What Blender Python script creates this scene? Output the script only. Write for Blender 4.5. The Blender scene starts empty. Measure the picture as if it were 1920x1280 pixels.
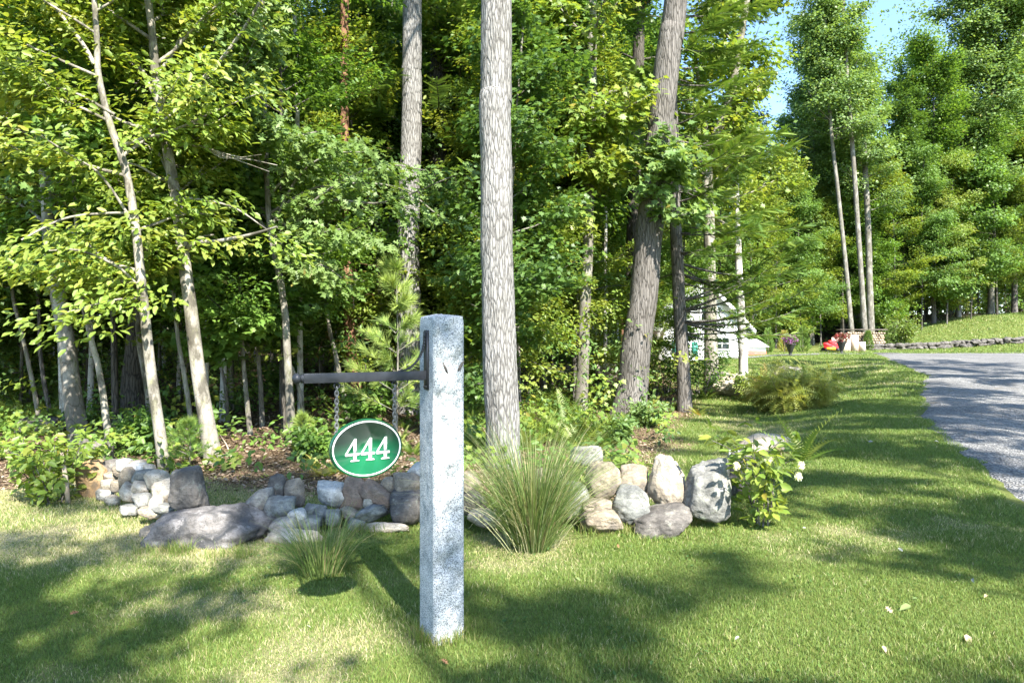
import bpy, math, random
import numpy as np
from mathutils import Vector

# ------------------------------------------------------------------ scene, camera, light
S = bpy.context.scene
COL = S.collection
EYE = 1.66
F = 1280.0                                   # focal length in photo pixels (1920 wide)
cam_d = bpy.data.cameras.new("camera"); cam = bpy.data.objects.new("camera", cam_d); COL.objects.link(cam)
cam.location = (0, 0, EYE); cam.rotation_euler = (math.radians(90), 0, 0)
cam_d.sensor_width = 36; cam_d.lens = 24.0; cam_d.clip_start = 0.05; cam_d.clip_end = 2000
S.camera = cam
SUN_EL, SUN_AZ = 44.0, 155.0                 # behind the camera, to the right
w = bpy.data.worlds.new("World"); S.world = w; w.use_nodes = True
wt = w.node_tree; bg = wt.nodes["Background"]
sky = wt.nodes.new("ShaderNodeTexSky"); sky.sky_type = 'NISHITA'; sky.sun_disc = False
sky.sun_elevation = math.radians(SUN_EL); sky.sun_rotation = math.radians(SUN_AZ)
sky.air_density = 1.0; sky.dust_density = 0.4; sky.ozone_density = 4.0
wt.links.new(sky.outputs[0], bg.inputs[0]); bg.inputs[1].default_value = 0.14
sun_d = bpy.data.lights.new("sun", 'SUN'); sun = bpy.data.objects.new("sun", sun_d); COL.objects.link(sun)
sun_d.energy = 5.0; sun_d.angle = math.radians(0.53); sun_d.color = (1.0, 0.95, 0.86)
_a, _e = math.radians(SUN_AZ), math.radians(SUN_EL)
TO_SUN = Vector((math.sin(_a)*math.cos(_e), math.cos(_a)*math.cos(_e), math.sin(_e)))
sun.rotation_euler = TO_SUN.to_track_quat('Z', 'Y').to_euler(); sun.location = (8, -18, 20)
S.view_settings.view_transform = 'Standard'; S.view_settings.look = 'None'
S.view_settings.exposure = 1.88; S.view_settings.gamma = 1.0; S.view_settings.use_curve_mapping = False
S.render.engine = 'CYCLES'
cy = S.cycles
cy.max_bounces = 7; cy.diffuse_bounces = 4; cy.glossy_bounces = 2; cy.transmission_bounces = 4; cy.transparent_max_bounces = 4
cy.caustics_reflective = False; cy.caustics_refractive = False
try:
    cy.use_denoising = True; cy.denoiser = 'OPENIMAGEDENOISE'; cy.denoising_input_passes = 'RGB_ALBEDO_NORMAL'
except Exception: pass
cy.sample_clamp_indirect = 6.0
RNG = np.random.default_rng(444)

# ------------------------------------------------------------------ numpy helpers
def ss(a, b, x):
    t = np.clip((np.asarray(x, float) - a) / (b - a), 0, 1); return t*t*(3 - 2*t)
def _h(i, j, k):
    n = (i*374761393 + j*668265263 + k*2147483647) & 0xffffffff
    n = ((n ^ (n >> 13)) * 1274126177) & 0xffffffff
    return ((n ^ (n >> 16)) & 0xffff) / 65535.0
def vnoise(P, seed=0):
    P = np.asarray(P, float); i = np.floor(P).astype(np.int64); f = P - i; f = f*f*(3 - 2*f)
    r = 0
    for a in (0, 1):
        for b in (0, 1):
            for c in (0, 1):
                wgt = (f[:, 0] if a else 1-f[:, 0])*(f[:, 1] if b else 1-f[:, 1])*(f[:, 2] if c else 1-f[:, 2])
                r = r + wgt*_h(i[:, 0]+a+seed*17, i[:, 1]+b+seed*31, i[:, 2]+c)
    return r*2 - 1
def fbm(P, o=4, seed=0):
    r, a, s = 0, 1.0, 1.0
    for k in range(o):
        r = r + a*vnoise(np.asarray(P)*s, seed+k); a *= .5; s *= 2.03
    return r
def nrm(v): return v/np.maximum(np.linalg.norm(v, axis=-1, keepdims=True), 1e-9)
def rot2(x, y, a): return x*math.cos(a)-y*math.sin(a), x*math.sin(a)+y*math.cos(a)

# ------------------------------------------------------------------ terrain
def sp(x): return np.where(x > 8, x, np.log1p(np.exp(np.clip(x, -30, 8))))
EY = [-30, -5, 3, 6.2, 12, 19.4, 30, 38, 60]; EX = [-11, 0.6, 3.15, 4.65, 7.1, 11.7, 16.4, 20, 30]
def edge_x(Y): return np.interp(Y, EY, EX)
def ground(X, Y, fine=True):
    X = np.asarray(X, float); Y = np.asarray(Y, float)
    z = .022*sp(Y-5.5) + .013*sp(Y-14)
    bank = np.interp(Y, [-10, 3, 6, 12, 19, 30, 38, 45], [0, .06, .12, .22, .32, .16, 0, 0])
    s = X - edge_x(Y)
    z = z + bank*ss(-3.4, -.1, s)
    z = z - .17*np.exp(-((s+4.3)/1.7)**2)*ss(6.5, 10, Y)*(1-ss(24, 32, Y))
    z = z + 2.3*ss(21, 38, X)*ss(37, 50, Y)
    z = z - .45*np.exp(-(((X-9)/4.5)**2 + ((Y-39)/6)**2))
    z = z + .35*ss(-5, -16, X)*ss(9, 16, Y)
    if fine:
        P = np.stack([X.ravel(), Y.ravel(), X.ravel()*0], 1)
        n = (fbm(P*.55, 3, 5)*.028 + fbm(P*2.1, 2, 9)*.007 - .022).reshape(X.shape)
        inside = ss(0, .5, s)*(1-ss(38, 40, Y))
        z = z + n*(1-.8*inside)
    return z
def gz(x, y): return float(ground(np.array([x]), np.array([y]))[0])
def at(px, py):
    """the point of the ground seen at a photo pixel"""
    dx, dz = (px-960)/F, (640-py)/F
    Y = np.concatenate([np.arange(2.0, 20, .01), np.arange(20, 90, .05)])
    d = EYE + dz*Y - ground(dx*Y, Y)
    k = np.argmax(d < 0) if (d < 0).any() else len(Y)-1
    return Vector((dx*Y[k], Y[k], gz(dx*Y[k], Y[k])))
def pw(px, py, Y): return np.array([(px-960)/F*Y, Y, EYE+(640-py)/F*Y])

# ------------------------------------------------------------------ object helpers
def build(name, V, polys, mat, parent=None, col=None, smooth=False, loc=None):
    V = np.asarray(V, np.float32).reshape(-1, 3)
    if isinstance(polys, np.ndarray): polys = [polys]
    polys = [np.asarray(p, np.int32) for p in polys if len(p)]
    me = bpy.data.meshes.new(name)
    me.vertices.add(len(V)); me.vertices.foreach_set("co", V.ravel())
    li = np.concatenate([p.ravel() for p in polys]); tot = np.concatenate([np.full(len(p), p.shape[1], np.int32) for p in polys])
    st = np.concatenate([[0], np.cumsum(tot)[:-1]]).astype(np.int32)
    me.loops.add(len(li)); me.loops.foreach_set("vertex_index", li)
    me.polygons.add(len(tot)); me.polygons.foreach_set("loop_start", st); me.polygons.foreach_set("loop_total", tot)
    if smooth: me.polygons.foreach_set("use_smooth", np.ones(len(tot), bool))
    me.update(calc_edges=True)
    if col is not None:
        at_ = me.attributes.new("Col", 'FLOAT_COLOR', 'POINT')
        c = np.concatenate([np.asarray(col, np.float32), np.ones((len(V), 1), np.float32)], 1)
        at_.data.foreach_set("color", c.ravel())
    if mat: me.materials.append(mat)
    o = bpy.data.objects.new(name, me); COL.objects.link(o)
    if parent: o.parent = parent
    if loc is not None: o.location = loc
    return o
def tag(o, label=None, cat=None, group=None, kind=None):
    if label: o["label"] = label
    if cat: o["category"] = cat
    if group: o["group"] = group
    if kind: o["kind"] = kind
    return o
def thing(name, label, cat, loc=(0, 0, 0), rz=0, group=None):
    o = bpy.data.objects.new(name, None); COL.objects.link(o); o.empty_display_size = .2
    o.location = loc; o.rotation_euler = (0, 0, rz)
    return tag(o, label, cat, group)
def dup(root, loc, rz=0, sc=1, label=None, group=None, tilt=(0, 0)):
    r = root.copy(); COL.objects.link(r); r.location = loc; r.rotation_euler = (tilt[0], tilt[1], rz); r.scale = (sc, sc, sc) if not hasattr(sc, '__len__') else sc
    if label: r["label"] = label
    if group: r["group"] = group
    for ch in list(root.children):
        c = ch.copy(); COL.objects.link(c); c.parent = r
        for g in ch.children:
            d = g.copy(); COL.objects.link(d); d.parent = c
    return r
class MB:
    """collects pieces of one mesh"""
    def __init__(s): s.V, s.P, s.C, s.n = [], [], [], 0
    def add(s, V, polys, col=None):
        V = np.asarray(V, float).reshape(-1, 3)
        if isinstance(polys, np.ndarray): polys = [polys]
        for p in polys:
            if len(p): s.P.append(np.asarray(p)+s.n)
        s.V.append(V)
        c = np.zeros((len(V), 3)) if col is None else np.broadcast_to(np.asarray(col, float), (len(V), 3))
        s.C.append(c); s.n += len(V)
    def box(s, c, size, rz=0, col=None):
        x, y, z = np.array(size)/2
        v = np.array([[a*x, b*y, d*z] for a in (-1, 1) for b in (-1, 1) for d in (-1, 1)])
        v[:, 0], v[:, 1] = rot2(v[:, 0].copy(), v[:, 1].copy(), rz)
        s.add(v+np.array(c), np.array([[0, 1, 3, 2], [4, 6, 7, 5], [0, 4, 5, 1], [2, 3, 7, 6], [0, 2, 6, 4], [1, 5, 7, 3]]), col)
    def tube(s, path, r, sides=8, col=None, cap=True):
        V, q = tube(path, r, sides); s.add(V, q, col)
        if cap:
            m = len(V)//sides
            s.P.append(np.array([list(range(sides))[::-1]])+s.n-len(V)); s.P.append(np.array([[(m-1)*sides+i for i in range(sides)]])+s.n-len(V))
    def build(s, name, mat, parent=None, smooth=False, use_col=False, loc=None):
        g = {}
        for p in s.P: g.setdefault(p.shape[1], []).append(p)
        return build(name, np.concatenate(s.V), [np.concatenate(x) for x in g.values()], mat, parent, np.concatenate(s.C) if use_col else None, smooth, loc)
def tube(path, r, sides=8):
    P = np.asarray(path, float); m = len(P); r = np.broadcast_to(np.asarray(r, float), (m,))
    T = nrm(np.gradient(P, axis=0)); ref = np.array([1., 0, 0]) if abs(T[:, 0]).mean() < .8 else np.array([0, 0, 1.])
    B = nrm(np.cross(T, ref)); N = np.cross(B, T)
    a = np.arange(sides)/sides*2*math.pi
    V = P[:, None, :] + r[:, None, None]*(np.cos(a)[None, :, None]*N[:, None, :] + np.sin(a)[None, :, None]*B[:, None, :])
    i = np.arange(m-1)[:, None]*sides + np.arange(sides)[None]; j = np.arange(m-1)[:, None]*sides + (np.arange(sides)[None]+1) % sides
    return V.reshape(-1, 3), np.stack([i, j, j+sides, i+sides], -1).reshape(-1, 4)
def resample(P, n):
    """smooth curve through points (Catmull-Rom)"""
    P = np.asarray(P, float); m = len(P)
    if m == 2: return P[0] + (P[1]-P[0])*np.linspace(0, 1, n)[:, None]
    E = np.concatenate([[2*P[0]-P[1]], P, [2*P[-1]-P[-2]]]); u = np.linspace(0, m-1-1e-6, n); i = u.astype(int); t = (u-i)[:, None]
    a, b, c, d = E[i], E[i+1], E[i+2], E[i+3]
    return .5*(2*b + (c-a)*t + (2*a-5*b+4*c-d)*t*t + (3*b-a-3*c+d)*t**3)

# ------------------------------------------------------------------ materials
def mat(name, rough=.8, spec=.3):
    m = bpy.data.materials.new(name); m.use_nodes = True
    t = m.node_tree; b = t.nodes["Principled BSDF"]; b.inputs["Roughness"].default_value = rough
    b.inputs["Specular IOR Level"].default_value = spec
    return m, t, b
def N(t, ty, **k):
    n = t.nodes.new(ty)
    for a, v in k.items():
        if a in n.inputs: n.inputs[a].default_value = v
        else: setattr(n, a, v)
    return n
def ramp(t, src, stops, interp='LINEAR'):
    r = t.nodes.new("ShaderNodeValToRGB"); r.color_ramp.interpolation = interp; e = r.color_ramp.elements
    while len(e) > len(stops): e.remove(e[-1])
    while len(e) < len(stops): e.new(.5)
    for el, (p, c) in zip(e, stops):
        el.position = p; el.color = (*c, 1) if len(c) == 3 else c
    t.links.new(src, r.inputs[0]); return r.outputs[0]
def coords(t, scale=(1, 1, 1), kind="Object"):
    c = t.nodes.new("ShaderNodeTexCoord"); mp = N(t, "ShaderNodeMapping"); mp.inputs["Scale"].default_value = scale
    t.links.new(c.outputs[kind], mp.inputs[0]); return mp.outputs[0]
def noise(t, vec, scale, detail=5, rough=.55, out="Fac", dist=0):
    n = N(t, "ShaderNodeTexNoise", Scale=scale, Detail=detail, Roughness=rough, Distortion=dist); t.links.new(vec, n.inputs["Vector"]); return n.outputs[out]
def mix(t, fac, a, b, mode='MIX'):
    n = t.nodes.new("ShaderNodeMix"); n.data_type = 'RGBA'; n.blend_type = mode
    for i, s in ((0, fac), (6, a), (7, b)):
        if hasattr(s, 'is_linked'): t.links.new(s, n.inputs[i])
        else: n.inputs[i].default_value = s if i == 0 else (*s, 1)
    return n.outputs[2]
def bump(t, b, h, strength=.5, dist=.02):
    n = N(t, "ShaderNodeBump", Strength=strength, Distance=dist); t.links.new(h, n.inputs["Height"]); t.links.new(n.outputs[0], b.inputs["Normal"])
def plain(name, c, rough=.6, metal=0, var=.12, scale=8):
    m, t, b = mat(name, rough); b.inputs["Metallic"].default_value = metal
    v = coords(t); n = noise(t, v, scale)
    c = np.array(c); t.links.new(ramp(t, n, [(.3, tuple(c*(1-var))), (.7, tuple(np.minimum(c*(1+var), 1)))]), b.inputs["Base Color"]); return m
def leaf_mat(name, trans=.47, rough=.48, spec=.55, gain=1.26):
    m, t, b = mat(name, rough, spec)
    a = N(t, "ShaderNodeAttribute", attribute_name="Col")
    g = mix(t, 1.0, a.outputs["Color"], (gain, gain, gain), 'MULTIPLY')
    t.links.new(g, b.inputs["Base Color"])
    tr = t.nodes.new("ShaderNodeBsdfTranslucent"); y = mix(t, 1.0, g, (1.25, 1.15, .55), 'MULTIPLY'); t.links.new(y, tr.inputs[0])
    mx = t.nodes.new("ShaderNodeMixShader"); mx.inputs[0].default_value = trans
    t.links.new(b.outputs[0], mx.inputs[1]); t.links.new(tr.outputs[0], mx.inputs[2]); t.links.new(mx.outputs[0], t.nodes["Material Output"].inputs[0])
    return m
def bark_mat(name, dark, light, patch=None, sx=26, sz=4.0, bstr=.8, fur=.5, bdist=.02, moss=None):
    m, t, b = mat(name, .9, .15)
    v = coords(t, (sx, sx, sz)); n1 = noise(t, v, 1.0, 6, .6, dist=.6)
    vo = N(t, "ShaderNodeTexVoronoi", feature='DISTANCE_TO_EDGE', Scale=.9); t.links.new(mix(t, .35, v, noise(t, v, 1.2, 3, out="Color")), vo.inputs["Vector"])
    cr = ramp(t, vo.outputs["Distance"], [(0, (0, 0, 0)), (.02+.22*fur, (1, 1, 1))])
    hgt = mix(t, .6, cr, n1)
    base = mix(t, ramp(t, hgt, [(.22, (0, 0, 0)), (.62, (1, 1, 1))]), dark, light)
    v2 = coords(t, (3, 3, 1.2)); big = noise(t, v2, 1.6, 5, .65)
    if patch: base = mix(t, ramp(t, big, [(.5, (0, 0, 0)), (.6, (1, 1, 1))]), base, patch)
    if moss: base = mix(t, ramp(t, noise(t, v2, 4.0, 6, .7), [(.54, (0, 0, 0)), (.66, (.8, .8, .8))]), base, moss)
    base = mix(t, .5, base, ramp(t, noise(t, v, 4, 4), [(.3, (.62, .62, .62)), (.7, (1.15, 1.15, 1.15))]), 'MULTIPLY')
    base = mix(t, .7, base, ramp(t, noise(t, coords(t, (2.2, 2.2, .8)), 1.7, 6, .65), [(.34, (.55, .54, .5)), (.6, (1.1, 1.1, 1.1))]), 'MULTIPLY')
    t.links.new(base, b.inputs["Base Color"]); bump(t, b, hgt, bstr, bdist); return m
def stone_mat(name, a, c, spk=(.06, .06, .06), stain=None, lichen=None):
    m, t, b = mat(name, .85, .25)
    v = coords(t); n = noise(t, v, 5, 8, .65); base = ramp(t, n, [(.34, tuple(np.array(a)*.8)), (.62, c)]); base = mix(t, .75, base, ramp(t, noise(t, coords(t, (1, 1, 3)), 22, 7, .75, dist=.5), [(.32, (.48, .47, .45)), (.55, (1.08, 1.07, 1.05))]), 'MULTIPLY')
    if stain: base = mix(t, ramp(t, noise(t, v, 3.1, 4, .6, dist=.8), [(.48, (0, 0, 0)), (.62, (.9, .9, .9))]), base, stain)
    base = mix(t, ramp(t, noise(t, v, 95, 2, .5), [(.60, (0, 0, 0)), (.68, (.6, .6, .6))]), base, spk)
    if lichen: base = mix(t, ramp(t, noise(t, v, 9, 5, .7), [(.57, (0, 0, 0)), (.63, (.8, .8, .8))]), base, lichen)
    t.links.new(base, b.inputs["Base Color"])
    bump(t, b, mix(t, .4, noise(t, v, 18, 8, .7), n), .9, .04); return m
M = {}
M['leaf'] = leaf_mat("leaf_green"); M['needle'] = leaf_mat("needle_green", .25, .6, .25)
M['blade'] = leaf_mat("grass_blade", .3, .55, .3, 1.05)
M['litter'] = leaf_mat("dry_leaf", .12, .8, .2, 1.0)
M['bark_ridged'] = bark_mat("bark_ridged_grey", (.085, .08, .075), (.30, .29, .275), None, 46, 8.5, 1.0, .8, .025)
M['bark_dark'] = bark_mat("bark_dark", (.03, .027, .024), (.11, .10, .085), None, 36, 6, 1, .6, .03)
M['bark_lean'] = bark_mat("bark_grey_brown", (.05, .045, .04), (.19, .175, .16), None, 38, 5, 1, .6, .03)
M['bark_pale'] = bark_mat("bark_pale_smooth", (.17, .155, .13), (.32, .295, .25), (.11, .10, .08), 14, 10, .35, .15, .008, (.22, .22, .13))
M['bark_mottled'] = bark_mat("bark_mottled", (.07, .065, .052), (.18, .165, .14), (.30, .285, .25), 12, 8, .4, .2, .01, (.15, .17, .08))
M['bark_red'] = bark_mat("bark_red_brown", (.07, .035, .02), (.24, .13, .08), None, 18, 6, 1, .5, .02)
M['bark_white'] = bark_mat("bark_white", (.36, .34, .31), (.58, .56, .52), (.2, .18, .16), 10, 16, .3, .15, .008)
M['stone_grey'] = stone_mat("stone_grey", (.12, .12, .115), (.30, .295, .27), lichen=(.34, .36, .28))
M['stone_blue'] = stone_mat("stone_blue_grey", (.10, .105, .10), (.25, .255, .24), lichen=(.32, .32, .27))
M['stone_tan'] = stone_mat("stone_tan", (.19, .16, .12), (.37, .31, .235), stain=(.15, .13, .11))
M['stone_cream'] = stone_mat("stone_cream", (.34, .295, .235), (.53, .475, .385), stain=(.25, .205, .15))
M['stone_white'] = stone_mat("stone_white", (.38, .38, .36), (.58, .57, .53), stain=(.28, .27, .24))
M['stone_dark'] = stone_mat("stone_dark", (.07, .065, .06), (.17, .155, .14), lichen=(.24, .24, .2))
M['stone_red'] = stone_mat("stone_red_brown", (.15, .11, .085), (.28, .215, .165), stain=(.27, .18, .125))
M['stone_orange'] = stone_mat("stone_orange", (.28, .17, .08), (.44, .30, .16), stain=(.12, .09, .06))
M['stone_big'] = stone_mat("stone_boulder", (.09, .085, .082), (.22, .205, .195), spk=(.03, .03, .03), stain=(.05, .052, .055), lichen=(.26, .245, .235))
# granite of the post
m, t, b = mat("granite", .75, .35); v = coords(t)
g = ramp(t, noise(t, v, 150, 3, .6), [(.36, (.10, .11, .12)), (.47, (.40, .42, .43)), (.62, (.62, .63, .63))])
g = mix(t, ramp(t, noise(t, v, 230, 1), [(.62, (0, 0, 0)), (.66, (1, 1, 1))]), g, (.06, .06, .065))
g = mix(t, .8, g, ramp(t, noise(t, v, 6, 7, .7), [(.38, (.46, .52, .55)), (.58, (1.05, 1.05, 1.05))]), 'MULTIPLY')
t.links.new(g, b.inputs["Base Color"]); bump(t, b, noise(t, v, 60, 6, .7), .5, .01); M['granite'] = m
M['iron'] = plain("black_iron", (.035, .038, .044), .42, .25, .2, 30)
M['galv'] = plain("dark_chain_steel", (.14, .145, .145), .4, .4, .2, 30)
m, t, b = mat("sign_green", .22, .5); v = coords(t)
t.links.new(ramp(t, noise(t, v, 6, 4), [(.3, (.006, .085, .034)), (.7, (.010, .125, .052))]), b.inputs["Base Color"]); b.inputs["Coat Weight"].default_value = .25; b.inputs["Coat Roughness"].default_value = .12; M['sign_green'] = m
M['sign_white'] = plain("sign_white", (.76, .77, .76), .45, 0, .04, 20)
M['white_siding'] = plain("white_siding", (.78, .79, .80), .6, 0, .04, 3)
M['roof_metal'] = plain("pale_roof", (.55, .56, .57), .5, 0, .06, 2)
M['shutter_green'] = plain("shutter_green", (.03, .17, .13), .5)
M['trim_white'] = plain("trim_white", (.8, .8, .79), .5, 0, .04)
M['red_plastic'] = plain("red_plastic", (.62, .03, .035), .35, 0, .06)
M['yellow_plastic'] = plain("yellow_plastic", (.75, .42, .03), .4, 0, .06)
M['panel_beige'] = plain("weathered_panel", (.66, .55, .43), .7, 0, .12, 3)
M['urn_black'] = plain("dark_urn", (.03, .033, .03), .55, 0, .2)
M['brick'] = plain("red_base", (.34, .12, .09), .8, 0, .2, 6)
M['log'] = bark_mat("log_bark", (.06, .05, .04), (.2, .17, .14), None, 12, 12, .6, .4, .02)
M['log_end'] = plain("log_end", (.34, .26, .18), .85, 0, .3, 9)
M['stick'] = plain("weathered_stick", (.42, .35, .27), .9, 0, .25, 30)
m, t, b = mat("window_glass", .08, .5); b.inputs["Base Color"].default_value = (.03, .045, .05, 1); M['glass'] = m
# ground
m, t, b = mat("ground_soil", .95, .1); v = coords(t)
n1 = noise(t, v, 1.3, 7, .65); n2 = noise(t, v, 40, 6, .7)
a = N(t, "ShaderNodeAttribute", attribute_name="Col"); sepc = t.nodes.new("ShaderNodeSeparateColor"); t.links.new(a.outputs["Color"], sepc.inputs[0])
lawn = mix(t, ramp(t, n2, [(.3, (0, 0, 0)), (.7, (1, 1, 1))]), (.07, .095, .024), (.19, .21, .06))
dry = mix(t, ramp(t, n2, [(.3, (0, 0, 0)), (.7, (1, 1, 1))]), (.22, .19, .10), (.46, .41, .26))
lawn = mix(t, sepc.outputs[1], lawn, dry)
lit = mix(t, ramp(t, noise(t, v, 26, 8, .75), [(.36, (0, 0, 0)), (.62, (1, 1, 1))]), (.035, .024, .015), (.21, .15, .095))
base = mix(t, sepc.outputs[0], lawn, lit); t.links.new(base, b.inputs["Base Color"]); bump(t, b, n2, .8, .03); M['ground'] = m
m, t, b = mat("gravel", .9, .2); v = coords(t)
vo = N(t, "ShaderNodeTexVoronoi", Scale=42.0); t.links.new(v, vo.inputs["Vector"])
bw = N(t, "ShaderNodeRGBToBW"); t.links.new(vo.outputs["Color"], bw.inputs[0])
g = ramp(t, bw.outputs[0], [(.2, (.12, .12, .12)), (.5, (.215, .215, .215)), (.8, (.33, .325, .315))])
g = mix(t, .8, g, ramp(t, noise(t, coords(t, (1, .35, 1)), .8, 6, .6), [(.35, (.72, .72, .73)), (.65, (1.08, 1.06, 1.03))]), 'MULTIPLY')
g = mix(t, .6, g, ramp(t, noise(t, v, 7, 6, .7), [(.4, (.7, .7, .7)), (.62, (1.25, 1.24, 1.2))]), 'MULTIPLY')
g = mix(t, ramp(t, noise(t, v, 3.1, 5, .7), [(.6, (0, 0, 0)), (.68, (.75, .75, .75))]), g, (.17, .14, .09))
t.links.new(g, b.inputs["Base Color"]); bump(t, b, vo.outputs["Distance"], .9, .03); M['gravel'] = m

# ------------------------------------------------------------------ ground, driveway
def dist_lawn(X, Y):
    """1 = forest floor with leaf litter, 0 = mown lawn"""
    X = np.asarray(X, float); Y = np.asarray(Y, float)
    P = np.stack([X.ravel(), Y.ravel(), X.ravel()*0], 1); n = fbm(P*.8, 3, 21).reshape(X.shape)*.5
    s = X - edge_x(Y)
    front = np.interp(X, [-14, -6, -3.4, -2, 2.3, 3], [8.6, 7.5, 7.6, 7.2, 6.7, 7.2])
    right = np.interp(Y, [5, 7, 10, 14, 20, 30, 40, 60], [1.9, 1.9, 2.2, 3.8, 5.4, 7.2, 9, 9])
    f = ss(-.25, .35, Y-front+n*.7)*ss(-.4, .9, right - X + n)
    f = np.maximum(f, ss(50, 53, Y+n))
    return f
def dry_mask(X, Y):
    P = np.stack([X.ravel(), Y.ravel(), X.ravel()*0], 1)
    n = fbm(P*.9, 4, 33).reshape(X.shape)
    return ss(34, 26, Y)*np.clip(.9*ss(-1.0, -2.6, X)*ss(4.6, 5.4, Y)*ss(.9, -.6, n*.8) + .5*ss(.25, .9, n), 0, 1)
gx = np.concatenate([np.linspace(-400, -60, 12), np.linspace(-50, -14, 30), np.linspace(-13.5, 16, 280), np.linspace(17, 60, 80), np.linspace(70, 400, 12)])
gy = np.concatenate([np.linspace(-400, -20, 10), np.linspace(-15, 2, 18), np.linspace(2.2, 16, 200), np.linspace(16.3, 55, 150), np.linspace(58, 100, 20), np.linspace(120, 500, 10)])
GX, GY = np.meshgrid(gx, gy); s_ = GX-edge_x(GY)
GZ = ground(GX, GY) - .07*ss(.25, .7, s_)*ss(-3, 0, GY)*(1-ss(36, 37.3, GY))*(GX < 60)
ii = (np.arange(len(gy)-1)[:, None]*len(gx) + np.arange(len(gx)-1)[None]).ravel()
q = np.stack([ii, ii+1, ii+1+len(gx), ii+len(gx)], 1)
colg = np.stack([dist_lawn(GX, GY), dry_mask(GX, GY), GX*0], -1).reshape(-1, 3)
tag(build("ground", np.stack([GX, GY, GZ], -1).reshape(-1, 3), q, M['ground'], col=colg, smooth=True), kind="structure")
ys = np.concatenate([np.linspace(-15, 16, 220), np.linspace(16.2, 38.4, 130)])
def drive_right(Y): return np.interp(Y, [-15, 3, 19, 25, 32, 38.4], [edge_x(-15)+4.2, edge_x(3)+4.4, edge_x(19)+6, 26, 40, 46])
us = np.linspace(0, 1, 60)**1.0
DX = np.array([edge_x(y) + .10*fbm(np.array([[y*1.7, 0, 0]]), 4, 3)[0] + us*(drive_right(y)-edge_x(y)) for y in ys])
DX[:, 0] += 0
DY = np.repeat(ys[:, None], 60, 1)
DZ = ground(DX, DY) + .006 - .03*(us[None] < .001)
DZ = DZ + .012*np.sin(np.clip((DX-edge_x(DY))/4.2, 0, 1)*math.pi*3)*(DY < 25)
ii = (np.arange(len(ys)-1)[:, None]*60 + np.arange(59)[None]).ravel()
tag(build("driveway", np.stack([DX, DY, DZ], -1).reshape(-1, 3), np.stack([ii, ii+1, ii+61, ii+60], 1), M['gravel'], smooth=True), kind="structure")
# walk from the driveway end to the cottage
wx = np.linspace(11.5, 21, 40); WX, WY = np.meshgrid(wx, np.array([36.6, 37.2, 37.9]))
ii = (np.arange(2)[:, None]*40 + np.arange(39)[None]).ravel()
tag(build("path", np.stack([WX, WY, ground(WX, WY)+.03], -1).reshape(-1, 3), np.stack([ii, ii+1, ii+41, ii+40], 1), M['gravel'], smooth=True), kind="structure")

# ------------------------------------------------------------------ leaf templates: (verts (u along, v across, w up), faces)
def fan(outline, centre, curl=.12):
    o = np.array(outline, float); full = np.concatenate([o, o[-2:0:-1]*[1, -1]])
    V = np.concatenate([[[centre, 0]], full]); w = curl*np.abs(V[:, 1]) - .14*V[:, 0]**2
    k = len(full); f = np.array([[0, 1+i, 1+(i+1) % k] for i in range(k)])
    return np.column_stack([V, w]), f
MAPLE = fan([(0, 0), (-.06, .28), (.14, .22), (.30, .58), (.40, .30), (.58, .36), (.62, .15), (1, 0)], .3)
OAK = fan([(0, 0), (.14, .07), (.22, .24), (.34, .09), (.48, .36), (.57, .11), (.72, .27), (.80, .10), (1, 0)], .42)
OVAL = (np.array([[0, 0, 0], [.32, .25, .05], [.72, .2, .0], [1, 0, -.14], [.72, -.2, .0], [.32, -.25, .05]]), np.array([[0, 3, 2, 1], [0, 5, 4, 3]]))
DIAM = (np.array([[0, 0, 0], [.45, .34, .04], [1, 0, -.12], [.45, -.34, .04]]), np.array([[0, 1, 2, 3]]))
def comb(n, w0, droop, slant=.12, tipw=.25, dw=.42):
    V, f = [], []
    for k in range(n):
        u = .06+.94*k/n; L = w0*(1-(1-tipw)*(k/n)**1.3)*min(1, .55+k/n*2); d = dw/n
        for sgn in (-1, 1):
            b0 = len(V); V += [[u-d, 0, -droop*u*u], [u+d, 0, -droop*u*u], [u+slant+.02, sgn*L, -droop*u*u-.05*L]]; f.append([b0, b0+1, b0+2])
    V += [[0, -.008, 0], [0, .008, 0], [1, 0, -droop]]; f.append([len(V)-3, len(V)-2, len(V)-1])
    return np.array(V), np.array(f)
FIR = comb(13, .18, .10, .09, .35, .46)
FIRFINE = comb(20, .13, .10, .05, .4)
FROND = comb(17, .17, .55, .05, .06, .36)
def tuft(n):
    r = np.random.default_rng(3); V, f = [], []
    for k in range(n):
        a = r.uniform(0, 6.28); e = r.uniform(.1, .8); d = np.array([math.cos(e), math.sin(e)*math.cos(a), math.sin(e)*math.sin(a)])
        s = nrm(np.cross(d, r.normal(size=3)))*.028; b0 = len(V); V += [s*.6+d*.02, -s*.6+d*.02, d*r.uniform(.7, 1)+np.array([0, 0, -.12])]; f.append([b0, b0+1, b0+2])
    return np.array(V), np.array(f)
TUFT = tuft(26)
def scatter(tmpl, C, D, Nn, size, col):
    """place a template at centres C along D with normals Nn"""
    tv, tf = tmpl; n = len(C)
    D = nrm(D - (D*Nn).sum(1, keepdims=True)*Nn); B = np.cross(Nn, D); size = np.broadcast_to(size, (n,))
    V = C[:, None] + size[:, None, None]*(tv[None, :, 0:1]*D[:, None] + tv[None, :, 1:2]*B[:, None] + tv[None, :, 2:3]*Nn[:, None])
    Fc = tf[None] + (np.arange(n)*len(tv))[:, None, None]
    return V.reshape(-1, 3), Fc.reshape(-1, tf.shape[1]), np.repeat(col, len(tv), 0)
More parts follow.
